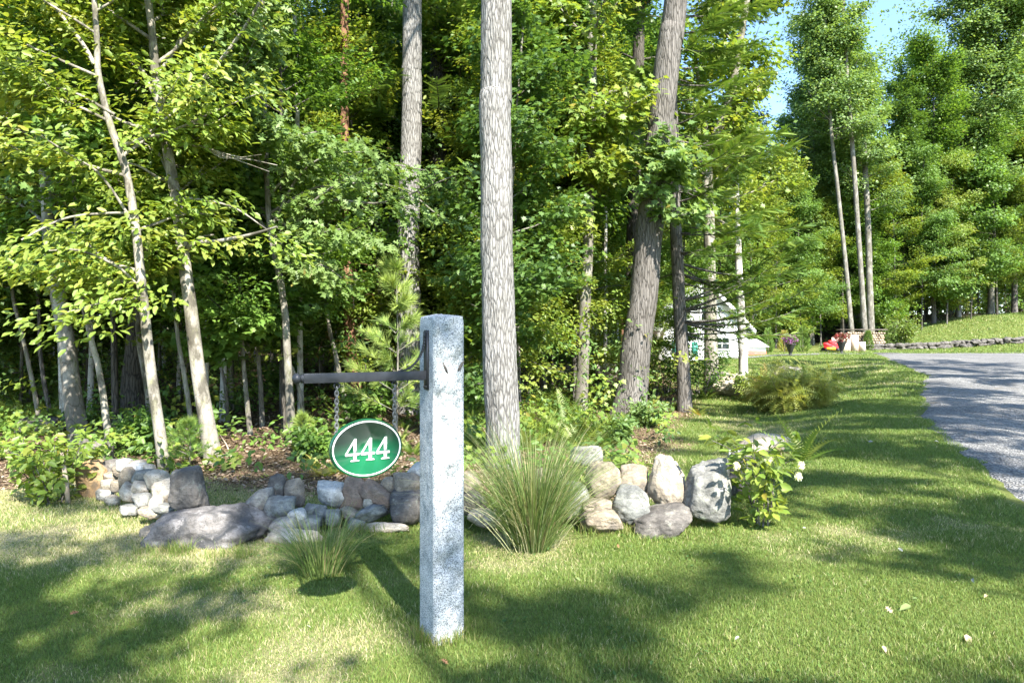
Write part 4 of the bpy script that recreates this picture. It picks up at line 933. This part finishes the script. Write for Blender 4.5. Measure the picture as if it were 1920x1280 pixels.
def tuft_ring(cx, cy_, rad, n, h, seed):
    r = np.random.default_rng(seed); a = r.uniform(0, 6.283, n); R_ = rad+np.abs(r.normal(size=n))*.035
    X, Y = cx+np.cos(a)*R_, cy_+np.sin(a)*R_; Z = ground(X, Y); hh = h*r.uniform(.4, 1.2, n); b_ = r.uniform(0, 6.283, n); W = np.stack([np.cos(b_)*.002, np.sin(b_)*.002, 0*b_], 1)
    B = np.stack([X, Y, Z-.004], 1); l = r.normal(size=(n, 2))*hh[:, None]*.35; Md = B+np.column_stack([l*.35, hh*.6]); T = B+np.column_stack([l, hh]); i = np.arange(n)*5
    V = np.stack([B-W, B+W, Md+W*.75, Md-W*.75, T], 1).reshape(-1, 3)
    return V, [np.stack([i, i+1, i+2, i+3], 1), np.stack([i+3, i+2, i+4], 1)], np.repeat(np.array([[.13, .20, .035], [.17, .24, .05], [.30, .28, .12]])[r.integers(0, 3, n)], 5, 0)
gr = MB()
for a in [(300000, 3.0, 5.6, -.82, .82, 1, .0034, .030, True), (260000, 5.2, 9.0, -.82, .8, 2, .005, .033, True), (150000, 8.5, 15, .05, .72, 3, .009, .045, False), (70000, 14, 24, .15, .72, 4, .018, .06, False),
          (60000, 22, 40, .2, .62, 5, .03, .06, False), (60000, 36, 54, .45, .9, 6, .05, .09, False), (14000, 6, 10, -.85, -.2, 7, .006, .06, True)]: gr.add(*grass_area(*a))
gr.add(*tuft_ring(ctr[0], ctr[1], .105, 900, .085, 3))
r = np.random.default_rng(41)
for k in range(90):
    Y = r.uniform(3.3, 9); X = r.uniform(-.75, .7)*Y
    if X < edge_x(Y)-.2 and dist_lawn(np.array([X]), np.array([Y]))[0] < .5: gr.add(*tuft_ring(X, Y, r.uniform(.0, .06), int(r.uniform(25, 70)), r.uniform(.04, .07), 700+k))
for x, y in [(350, 1040), (300, 1035), (430, 1042), (1180, 1000), (1300, 985), (1240, 1000), (1360, 975), (540, 1035), (690, 1000), (1130, 1000)]:
    p = at(x, y)
    for k in range(4): gr.add(*tuft_ring(p.x+r.normal()*.08, p.y+r.normal()*.03, .03, 60, .10, 900+k))
r = np.random.default_rng(43); n = 9000; Y = 3.2+7*r.random(n); X = (-.75+1.45*r.random(n))*Y; P3 = np.stack([X, Y, X*0], 1)
k = (fbm(P3*1.3, 3, 91) > .28) & (X < edge_x(Y)-.1) & (dist_lawn(X, Y) < .4); X, Y = X[k], Y[k]; n = len(X)
gr.add(*scatter(OVAL, np.stack([X, Y, ground(X, Y)+r.uniform(.008, .03, n)], 1), nrm(r.normal(size=(n, 3))), nrm(np.array([0, 0, 1.])+r.normal(size=(n, 3))*.4), r.uniform(.014, .032, n), np.array([[.07, .14, .03], [.10, .17, .035], [.06, .12, .03]])[r.integers(0, 3, n)]))
tag(gr.build("lawn_grass", M['blade'], use_col=True), "short mown lawn grass, green with straw coloured dry patches", "grass", kind="stuff")
# leaf litter on the forest floor
r = np.random.default_rng(12); n = 90000; Y = 6.3+38*r.random(n)**1.7; X = (-.85+1.35*r.random(n))*Y; k = (dist_lawn(X, Y) > r.random(n)*.8+.1); X, Y = X[k], Y[k]; n = len(X)
C = np.stack([X, Y, ground(X, Y)+r.uniform(.003, .03, n)], 1); pal = np.array([[.24, .17, .115], [.16, .105, .07], [.30, .22, .16], [.10, .07, .05], [.36, .29, .22]])
V, f, c = scatter(OVAL, C, nrm(r.normal(size=(n, 3))), nrm(np.array([0, 0, 1.])+r.normal(size=(n, 3))*.35), r.uniform(.035, .075, n), pal[r.integers(0, 5, n)]*r.uniform(.7, 1.2, (n, 1)))
tag(build("leaf_litter", V, f, M['litter'], col=c), "dry brown leaf litter covering the forest floor", "leaf litter", kind="stuff")
# low undergrowth
r = np.random.default_rng(13); n = 1500; Y = 7.6+24*r.random(n)**1.3; X = (-.85+1.3*r.random(n))*Y; P3 = np.stack([X, Y, X*0], 1)
k = (dist_lawn(X, Y) > .75) & (fbm(P3*.5, 3, 81) > -.05) & ~((Y < 9.5) & (np.abs(X+1.8) < 2.2) & (r.random(n) < .75)); X, Y = X[k], Y[k]
C = np.stack([X, Y, ground(X, Y)+r.uniform(.1, .42, len(X))], 1)
mb = MB()
for pal, sl, tm in (('maple', slice(0, None, 3), OVAL), ('yellow', slice(1, None, 3), MAPLE), ('dark', slice(2, None, 3), OVAL)):
    V, f, c = leaf_clusters(r, C[sl], nrm(r.normal(size=(len(C[sl]), 3))), r.uniform(.18, .42, len(C[sl])), 22, tm, .10, pal, flat=.3); mb.add(V, f, c)
n = 900; Y = 11+24*r.random(n)**1.2; X = (-.85+1.25*r.random(n))*Y; k = (dist_lawn(X, Y) > .9); X, Y = X[k], Y[k]
C = np.stack([X, Y, ground(X, Y)+.3+2.0*r.random(len(X))**1.5], 1)
for pal, sl, tm in (('maple', slice(0, None, 3), OVAL), ('yellow', slice(1, None, 3), MAPLE), ('blue', slice(2, None, 3), OVAL)):
    V, f, c = leaf_clusters(r, C[sl], nrm(r.normal(size=(len(C[sl]), 3))), r.uniform(.3, .6, len(C[sl])), 26, tm, .10, pal, flat=.2); mb.add(V, f, c)
tag(mb.build("undergrowth", M['leaf'], use_col=True), "low leafy undergrowth spread over the forest floor", "undergrowth", kind="stuff")

# ------------------------------------------------------------------ ferns, grasses, shrubs
TALLFROND = comb(9, .25, .35, .03, .15, .25)
def make_fern(seed, n, L, pal, elev=(35, 65), name="fern", tmpl=FROND):
    r = np.random.default_rng(seed); a = np.arange(n)/n*6.283+r.normal(size=n)*.35; e = np.radians(r.uniform(*elev, n))
    D = np.stack([np.cos(a)*np.cos(e), np.sin(a)*np.cos(e), np.sin(e)], 1); sd_ = np.cross(D, [0, 0, 1.]); Nn = nrm(np.cross(sd_, D)+r.normal(size=(n, 3))*.12)
    V, f, c = scatter(tmpl, np.repeat([[0, 0, -.03]], n, 0)+r.normal(size=(n, 3))*.02*L, D, Nn, L*r.uniform(.7, 1.1, n), colours(r, pal, n))
    root = thing(name, "x", "fern"); build("fronds", V, f, M['leaf'], root, col=c); return root
FERN = [make_fern(1, 13, .62, 'fern'), make_fern(2, 11, .5, 'fern'), make_fern(3, 12, .6, 'fernold')]
_fu = set()
def put_fern(k, p, sc, lab, grp):
    o = FERN[k]
    if k in _fu: return dup(o, p, RNG.uniform(0, 6.28), sc, lab, grp)
    _fu.add(k); o.location = p; o.scale = (sc,)*3; tag(o, lab, None, grp); return o
r = np.random.default_rng(31)
for k in range(34):
    x, y = r.uniform(960, 1150), r.uniform(745, 850); put_fern(int(r.integers(0, 2)), at(x, y), r.uniform(1.1, 1.7), "green fern in the patch between the thick middle trunk and the leaning trunk", "ferns between the two thick trunks")
for k in range(16):
    x, y = r.uniform(865, 905), r.uniform(760, 850); put_fern(0, at(x, y), r.uniform(.6, 1.0), "green fern between the post and the thick middle trunk", "ferns right of the post")
for k in range(14):
    x, y = r.uniform(560, 780), r.uniform(800, 860); put_fern(int(r.integers(0, 2)), at(x, y), r.uniform(.5, .9), "small green fern on the forest floor behind the sign", "ferns behind the sign")
for k in range(20):
    x, y = r.uniform(-20, 110), r.uniform(715, 815); put_fern(int(r.integers(0, 2)), at(x, y), r.uniform(1.0, 1.7), "pale green fern at the sunny far left wood edge", "ferns at the far left wood edge")
for k in range(12):
    x, y = r.uniform(1200, 1420), r.uniform(725, 785); put_fern(int(r.choice([1, 2])), at(x, y), r.uniform(.7, 1.1), "yellow green fern at the foot of the trunks near the pale boulder", "ferns near the pale boulder")
for x, y, sc in [(610, 905, .75), (640, 900, .6), (596, 890, .55)]: put_fern(2, at(x, y-12), sc, "yellowing fern right behind the stones under the sign", "yellowing ferns under the sign")
o = make_fern(63, 12, .75, 'fern', (40, 75)); o.location = at(1502, 866); o["label"] = "dark green fern beside the flat pale rock"
def grass_clump(seed, n, h, spread, w0, pal, droop=1.0):
    r = np.random.default_rng(seed); K = 9; V = np.zeros((n, K, 2, 3)); a = r.uniform(0, 6.283, n); L = h*r.uniform(.55, 1.15, n); ln = np.minimum(np.abs(r.normal(size=n))*.5*spread+.12, .75); rad = np.sqrt(r.random(n))*spread*.22
    u = np.linspace(0, 1, K); tw = r.uniform(0, 6.283, n)
    for k in range(K):
        hor = rad+L*(ln*u[k]+.62*droop*ln*u[k]**3); z = L*(u[k]-.55*droop*np.clip(ln, 0, 1.1)*u[k]**2.6)
        c = np.stack([np.cos(a)*hor, np.sin(a)*hor, z-.02], 1); sd_ = np.stack([np.cos(tw), np.sin(tw), 0*tw], 1)*(w0*(1-u[k]**1.6)*.5+.0004)
        V[:, k, 0] = c-sd_; V[:, k, 1] = c+sd_
    b0 = np.arange(n)[:, None]*K*2+np.arange(K-1)[None]*2; q_ = np.stack([b0, b0+1, b0+3, b0+2], -1).reshape(-1, 4)
    c = np.array(pal)[r.integers(0, len(pal), n)]*r.uniform(.8, 1.2, (n, 1)); return V.reshape(-1, 3), q_, np.repeat(c, K*2, 0)
GP = [(.11, .18, .045), (.145, .215, .06), (.19, .25, .08), (.09, .15, .04), (.30, .27, .13)]
p = at(1000, 1030); root = thing("ornamental_grass", "large arching ornamental grass clump right of the granite post", "ornamental grass", p)
def blades(root, *a):
    V, q_, c = grass_clump(*a); build("blades", V, q_, M['blade'], root, col=c)
blades(root, 5, 1700, 1.08, .54, .0045, GP)
st_ = MB(); r = np.random.default_rng(6)
V, q_, c = grass_clump(8, 90, 1.15, 1.05, .006, [(.42, .40, .24), (.36, .38, .2)], 1.15); build("seed_stalks", V, q_, M['blade'], root, col=c)
p = at(603, 1074); root = thing("ornamental_grass", "small grass tuft growing in front of the middle stones", "ornamental grass", p)
blades(root, 6, 420, .50, .62, .005, GP)

# white pine sapling behind the sign
def pine_sapling(seed, H, Lb, per, pal='pine', tsz=.17):
    t = Tree(seed); P, rr = t.stem([(0, 0, -.1), (.03, 0, H*.5), (0, .02, H)], .02, .006, 6, 20); C, D = [], []
    for z in np.arange(.22*H, H*.98, H/10.0):
        f = z/H
        for k in range(5):
            a = t.rng.uniform(0, 6.283); L = Lb*(1.08-f)*t.rng.uniform(.7, 1.1); d = np.array([math.cos(a), math.sin(a), .45+.4*f]); d = nrm(d); B = np.array([0, 0, z])+d*L*np.linspace(0, 1, 5)[:, None]
            t.w.tube(B, np.linspace(.007, .003, 5), 4, cap=False)
            for u in np.linspace(.3, 1, per): C.append(B[0]+d*L*u); D.append(d+t.rng.normal(size=3)*.45)
    for z in np.linspace(.5*H, H, 8): C.append(np.array([0, 0, z])); D.append(np.array([0, 0, 1.])+t.rng.normal(size=3)*.3)
    C, D = np.array(C), nrm(np.array(D)); n = len(C); Nn = nrm(np.cross(D, t.rng.normal(size=(n, 3))))
    V, f, c = scatter(TUFT, C, D, Nn, tsz*t.rng.uniform(.7, 1.2, n), colours(t.rng, pal, n)); t.c.add(V, f, c); return t
Yp = 9.6; bx = (742-960)/F*Yp; b = Vector((bx, Yp, gz(bx, Yp)))
pine_sapling(71, 2.75, .95, 7, "pine", .23).make("pine_sapling", "young white pine with soft yellow green needle tufts behind the post", "tree", b, M['bark_mottled'], M['needle'])
b = at(352, 882); t = pine_sapling(72, .62, .42, 6, 'firy', .11); t.make("fir_seedling", "little bright green fir seedling between the two pale saplings", "small fir", b, M['bark_mottled'], M['needle'])
b = at(566, 850); t = pine_sapling(73, .55, .35, 5, 'pine', .11); t.make("pine_seedling", "small feathery pine seedling left of the hanging sign", "small pine", b, M['bark_mottled'], M['needle'])

# shrubs
def shrub(seed, name, label, cat, loc, H, W, nst, tmpl, size, pal, per=9, cl=4, cr=.14, lean=.5, parts=None, bark='bark_lean', group=None, flat=.35):
    t = Tree(seed)
    for k in range(nst):
        a = t.rng.uniform(0, 6.283); l = lean*math.sqrt(t.rng.random()); h = H*t.rng.uniform(.6, 1.0)
        P = t.limb((math.cos(a)*W*.12, math.sin(a)*W*.12, -.03), (math.cos(a)*l, math.sin(a)*l, 1), h, .004+.006*H, cl, 3 if H > .9 else 2, .1, .08, cr, .3, 5)
    t.leaves(per, tmpl, size, pal, flat=flat, tilt=.7, droop=.1); return t.make(name, label, cat, loc, M[bark], M['leaf'], group), t
b = at(1432, 985)
hy, t = shrub(81, "flowering_shrub", "leafy shrub with white flower heads at the right end of the stones", "shrub", b, .86, .42, 6, OVAL, .10, 'yellow', 6, 5, .11, .38)
r = np.random.default_rng(82)
for (x, y) in [(1440, 862), (1381, 873), (1502, 872), (1497, 893)]:
    c0 = pw(x, y, b.y-.28)-np.array(b); n = 190; C = nrm(r.normal(size=(n, 3)))*r.uniform(.5, 1, (n, 1))*[.031, .031, .038]+c0
    V, f, c = scatter(DIAM, C, nrm(r.normal(size=(n, 3))), nrm(C-c0+[0, 0, .02]), .018, np.array([[.74, .76, .66]])*r.uniform(.85, 1.1, (n, 1))); st = MB(); st.add(V, f, c)
    P = resample([(0, 0, .2), c0*[.6, .6, .7], c0], 8); st.tube(P, .004, 4, (.12, .16, .05), False); st.build("flower_head", M['leaf'], hy, use_col=True)
shrub(83, "leafy_bush", "small sunlit bush beside the leaning stake at the far left", "shrub", at(98, 942), .75, .6, 10, OVAL, .095, 'yellow', 9, 4, .13, .6)
for k, (x, y, H, pal, lab) in enumerate([(1240, 742, 1.7, 'yellow', "yellow green bush right of the leaning trunk's foot"), (1310, 745, 1.5, 'maple', "green bush right of the lichen spotted conifer's foot"), (1130, 735, 1.4, 'yellow', "sunlit yellow bush left of the leaning trunk"),
                                       (1410, 752, .9, 'yellow', "low yellow green bush between the pale boulder and the tall ferns"), (1215, 800, .6, 'blue', "low blue green plant in the litter before the leaning trunk"), (1150, 830, .5, 'blue', "low plant with bluish leaves behind the right stones"),
                                       (690, 800, .9, 'maple', "broad leaved young plant just above the sign"), (30, 760, 1.6, 'yellow', "pale sunlit bush at the far left picture edge"), (590, 860, .45, 'maple', "low green plant on the litter left of the sign"), (250, 850, .6, 'maple', "low plant behind the left stone row's white stones"),
                                       (1690, 655, 2.2, 'fern', "feathery light green shrub at the end of the grassy bank"), (1668, 656, 1.4, 'firy', "yellow green shrub left of the feathery shrub by the bank")]):
    b = at(x, y) if y > 700 else Vector(((x-960)/F*43, 43, gz((x-960)/F*43, 43)))
    shrub(200+k, "bush", lab, "shrub", b, H, H*.6, 9 if H < 1.8 else 16, OVAL if k != 6 else MAPLE, .10 if H < 1.8 else .16, pal, 10, 5, .16*max(1, H), .6)
# tall yellowing fern clump
for k, (x, y, H, W, pal, lab) in enumerate([(1480, 775, 1.08, .75, 'ferny', "tall yellow brown fern clump on the lawn before the bluish rock"), (1520, 766, .95, .6, 'ferny', "tall yellow green fern right of the yellow brown clump"), (1448, 770, .8, .6, 'fernold', "smaller yellow brown fern left of the tall yellow brown clump")]):
    shrub(240+k, "tall_fern", lab, "fern", at(x, y), H, W, 12, TALLFROND, .40, pal, 4, 5, .16, .5, None, 'bark_lean', "tall ferns by the bluish rock", .5)
# weathered stake and twig
sk = MB(); b = at(128, 944); P = [pw(x, y, b.y) for x, y in [(128, 946), (124, 905), (119, 870), (116, 846)]]; sk.tube(P, [px(9, b.y), px(9, b.y), px(8, b.y), px(5, b.y)], 7)
tag(sk.build("wooden_stake", M['stick'], smooth=True), "pale weathered leaning stake by the small sunlit bush", "stake")
sk = MB(); a, c = at(438, 868), at(412, 842); sk.tube([np.array(a)+[0, 0, .02], np.array(a)*.5+np.array(c)*.5+[0, 0, .16], np.array(c)+[0, 0, .22]], [.012, .01, .005], 6)
tag(sk.build("fallen_branch", M['stick'], smooth=True), "bare dead branch lying right of the pale forking sapling's foot", "branch")

# small evergreens and things before the far wood
def arbor(seed, loc, h, wd, pal, lab, name="arborvitae"):
    t = Tree(seed); P, rr = t.stem([(0, 0, -.1), (0, 0, h)], .04, .01, 6, 10); n = int(500*h); z = h*t.rng.random(n)**1.15; a = t.rng.uniform(0, 6.283, n); R = wd/2*np.clip(1.05-z/h, .02, 1)**.75*t.rng.uniform(.6, 1.0, n)*np.clip(z/h*8, .55, 1)
    C = np.stack([np.cos(a)*R, np.sin(a)*R, z], 1); D = nrm(np.stack([np.cos(a), np.sin(a), 1.4+0*a], 1)); V, f, c = scatter(FIR, C, D, nrm(np.cross(D, t.rng.normal(size=(n, 3)))), .2, colours(t.rng, pal, n)); t.c.add(V, f, c)
    return t.make(name, lab, "small evergreen", loc, M['bark_lean'], M['needle'])
def on(x, Y, dz=0): X = (x-960)/F*Y; return Vector((X, Y, gz(X, Y)+dz))
arbor(91, on(1440, 40), 1.35, .75, 'firy', "leftmost small conical evergreen, next to the cottage porch")
arbor(92, on(1471, 40.5), 1.15, .8, 'fernold', "yellowish conical evergreen behind the left flower urn")
arbor(93, on(1505, 40), 1.4, 1.0, 'firy', "broadest conical evergreen, right of the left flower urn")
arbor(94, on(1628, 41), 1.1, .6, 'firy', "small conical evergreen in front of the firewood's right end")
def urn(x, Y, label, fc, seed, green):
    u = thing("flower_urn", label, "planter", on(x, Y))
    mb = MB(); prof = [(0, .20), (.05, .20), (.07, .09), (.16, .07), (.2, .10), (.55, .22), (.62, .27), (.66, .27)]; mb.tube([(0, 0, z) for z, _ in prof], [a for _, a in prof], 18); mb.build("urn", M['urn_black'], u, smooth=True)
    r = np.random.default_rng(seed); n = 420; C = nrm(r.normal(size=(n, 3)))*[.42, .42, .3]*r.random((n, 1))**.4+[0, 0, .88]; col = np.where((r.random(n) < .5)[:, None], np.array(fc), np.array(green))*r.uniform(.7, 1.2, (n, 1))
    V, f, c = scatter(DIAM, C, nrm(r.normal(size=(n, 3))), nrm(C-[0, 0, .7]+r.normal(size=(n, 3))*.3), .11, col); build("flowers", V, f, M['leaf'], u, col=c)
urn(1482, 36.3, "dark pedestal urn of purple flowers before the conical evergreens", (.30, .10, .34), 3, (.06, .09, .03))
urn(1578, 37.5, "dark urn of red brown flowers in front of the beige panel", (.22, .05, .05), 4, (.10, .07, .04))
# beige panel, red toy, firewood
b = on(1583, 39.5); t_ = thing("wooden_play_stand", "weathered beige panel with a leaning side board before the firewood", "play stand", b)
mb = MB(); mb.box((-.15, 0, .42), (1.15, .05, .84)); mb.build("panel", M['panel_beige'], t_); mb = MB(); mb.box((.55, .04, .5), (.28, .5, 1.0), .2); mb.build("side_post", M['panel_beige'], t_)
mb = MB(); V, Fc = stone_shape(77, (.22, .2, .14), .2); mb.add(V+np.array([-.4, 0, .91]), Fc); mb.build("red_cap", M['red_plastic'], t_, smooth=True)
mb = MB(); mb.box((.85, -.25, .28), (.05, .5, .62), .5); mb.build("leaning_board", M['panel_beige'], t_)
b = on(1558, 39.3); t_ = thing("toy_car", "red and yellow plastic toy beside the beige panel", "toy", b)
V, Fc = stone_shape(78, (.95, .5, .42), .55); build("body", V+np.array([0, 0, .36]), Fc, M['red_plastic'], t_, smooth=True)
V, Fc = stone_shape(79, (.55, .42, .2), .55); build("seat_hood", V+np.array([.08, 0, .58]), Fc, M['red_plastic'], t_, smooth=True)
mb = MB(); mb.box((-.12, -.27, .2), (.5, .06, .14)); mb.build("bumper", M['yellow_plastic'], t_)
for x in (-.32, .32):
    for y in (-.24, .24):
        mb = MB(); mb.tube([(x, y-.04, .13), (x, y+.04, .13)], .13, 14); mb.build("wheel", M['urn_black'], t_)
b = on(1612, 41.5); wp = thing("firewood_stack", "long stack of split firewood logs against the far wood", "firewood", b)
r = np.random.default_rng(17); lb, le = MB(), MB()
for x in np.arange(-1.5, 1.35, .155):
    for k in range(8 if x > -.9 else int(3+5*(x+1.5)/.6)):
        xx, zz, rr = x+.075*(k % 2)+r.normal()*.012, .08+k*.138+r.normal()*.01, r.uniform(.062, .085); lb.tube([(xx, -.2, zz), (xx, .22, zz)], rr, 7, None, False); y_ = -.2-r.uniform(0, .05)
        le.tube([(xx, y_, zz), (xx, -.19, zz)], rr*.97, 7)
lb.build("log_bark", M['log'], wp); o = le.build("log_end", M['log_end'], wp)
mb = MB(); mb.box((.1, 0, 1.26), (2.9, .6, .05), .02); mb.build("cover_board", M['log'], wp)

# white cottage
HY = 38.0; hs = HY/F
def hx_(x): return (x-960)*hs
gzh = EYE+(640-684)*hs
b = Vector((hx_(1325), HY, gzh)); hs_ = thing("white_cottage", "white gabled cottage half hidden by conifer branches", "house", b)
wl_, wr_, ev, pk, dp = hx_(1246)-b.x, hx_(1402)-b.x, (684-612)*hs, (684-532)*hs, 6.0
wb = MB(); V = np.array([[wl_, 0, -.5], [wr_, 0, -.5], [wr_, 0, ev], [0, 0, pk-.08], [wl_, 0, ev], [wl_, dp, -.5], [wr_, dp, -.5], [wr_, dp, ev], [0, dp, pk-.08], [wl_, dp, ev]])
wb.add(V, [np.array([[0, 1, 2, 3, 4]]), np.array([[9, 8, 7, 6, 5]]), np.array([[1, 6, 7, 2], [5, 0, 4, 9]])])
for z in np.arange(.0, ev+1.6, .16):                                        # clapboard shadows: thin real laps
    half = min(wr_, (pk-.1-z)/(pk-ev)*wr_) if z > ev else wr_
    if half > .2: wb.box((0, -.012, z), (2*half-.04 if z > ev else wr_-wl_-.02, .02, .03))
wb.build("wall", M['white_siding'], hs_)
rf = MB(); ov = .32
for sg, e_ in ((1, wr_), (-1, wl_)):
    sl = (pk-ev)/abs(e_); xe = e_+sg*ov; ze = pk-sl*(abs(e_)+ov); p0 = [(0, -.35, pk), (xe, -.35, ze), (xe, dp+.35, ze), (0, dp+.35, pk)]; V = np.array(p0+[(x, y, z+.16) for x, y, z in p0])
    rf.add(V, np.array([[3, 2, 1, 0], [4, 5, 6, 7], [0, 1, 5, 4], [1, 2, 6, 5], [2, 3, 7, 6], [3, 0, 4, 7]]))
ro = rf.build("roof", M['roof_metal'], hs_)
fb = MB()
for sg, e_ in ((1, wr_), (-1, wl_)):
    sl = (pk-ev)/abs(e_); xe = e_+sg*(ov+.01); ze = pk-sl*(abs(e_)+ov+.01); a = np.array([(0, -.375, pk+.15), (xe, -.375, ze+.15), (xe, -.375, ze-.14), (0, -.375, pk-.14)]); V = np.concatenate([a, a+[0, .022, 0]]); fb.add(V, np.array([[0, 3, 2, 1], [4, 5, 6, 7], [0, 1, 5, 4], [2, 3, 7, 6], [1, 2, 6, 5]]))
fb.build("rake_board", M['trim_white'], ro)
def window(x, z, w_, h_, shut=False):
    f_ = MB()
    for dx, dz, sw_, sh_ in ((-w_/2, 0, .08, h_+.16), (w_/2, 0, .08, h_+.16), (0, h_/2+.04, w_-.08, .08), (0, -h_/2-.04, w_-.08, .08), (0, 0, .04, h_), (0, 0, w_-.08, .035)): f_.box((x+dx, -.045+(.004 if sw_ == .04 else 0), z+dz), (sw_, .05, sh_))
    fr = f_.build("window", M['trim_white'], hs_); p_ = MB(); p_.box((x, -.03, z), (w_-.02, .02, h_)); p_.build("pane", M['glass'], fr)
    if shut:
        for sg in (-1, 1): s_b = MB(); s_b.box((x+sg*(w_/2+.24), -.04, z), (.34, .035, h_+.1)); s_b.build("shutter", M['shutter_green'], hs_)
window(hx_(1353)-b.x, (684-644)*hs, .85, .62); window(hx_(1284)-b.x, (684-655)*hs, .6, .7, True); window(0, (684-588)*hs, .7, .7)
po = thing("garden_shed", "small low shed with pale roof and red base right of the cottage", "shed", Vector((hx_(1428), HY+1.5, gzh+.25)))
mb = MB(); mb.box((0, 0, .25), (1.2, 1.2, .5)); mb.build("base", M['brick'], po); mb = MB(); mb.box((0, 0, .62), (1.16, 1.16, .24)); mb.build("wall", M['white_siding'], po)
mb = MB(); V = np.array([(-.75, -.75, .74), (.75, -.75, .74), (.75, .75, .74), (-.75, .75, .74), (0, -.75, 1.2), (0, .75, 1.2)]); mb.add(V, [np.array([[0, 1, 4], [2, 3, 5]]), np.array([[1, 2, 5, 4], [3, 0, 4, 5], [3, 2, 1, 0]])]); mb.build("roof", M['roof_metal'], po)

# fallen leaves on the lawn
LM = [(.42, .33, .23), (.26, .14, .07), (.36, .36, .31), (.17, .22, .08), (.36, .27, .15)]
for k, (x, y, ci, sc, lab) in enumerate([(1812, 1200, 0, .13, "curled pale tan leaf near the lower right picture corner"), (1660, 1147, 0, .10, "tan leaf on the lawn left of the curled pale one"), (1655, 1222, 0, .08, "small tan leaf low on the right of the lawn"), (1386, 1204, 2, .06, "small white leaf on the lawn front right of the post"),
                                       (1708, 1146, 3, .14, "green fallen leaf beside the tan leaf"), (827, 1248, 1, .08, "brown leaf on the lawn just below the post"), (1825, 1093, 2, .08, "pale leaf on the right lawn towards the gravel edge"), (1693, 1043, 2, .08, "pale fallen leaf on the lit lawn above the green leaf"),
                                       (1505, 997, 2, .07, "greyish leaf on the shaded lawn right of the rocks"), (1637, 832, 2, .12, "white leaf on the shaded lawn slope by the driveway"), (1752, 831, 2, .10, "pale leaf at the very edge of the gravel"), (130, 1163, 1, .10, "brown leaf on the left lawn"), (1080, 1092, 3, .07, "green leaf on the lawn below the large grass clump"),
                                       (1160, 1035, 1, .07, "brown curled leaf before the low brown stone"), (1850, 1125, 4, .07, "ochre leaf near the right picture edge"), (575, 1183, 2, .05, "tiny whitish leaf on the lawn left of the post")]):
    b = at(x, y); r = np.random.default_rng(300+k); o_v, o_f = OAK if k % 2 else OVAL
    d = nrm(r.normal(size=(1, 3))*[1, 1, .1]); V, f, c = scatter((o_v*[1, 1, 2.2], o_f), np.array([[0, 0, .034]]), d, nrm(np.array([[0, -.35, 1.]])+r.normal(size=(1, 3))*.3), sc*.55, np.array([LM[ci]]))
    tag(build("fallen_leaf", V, f, M['litter'], col=c, loc=b), lab, "leaf", "fallen leaves on the lawn")
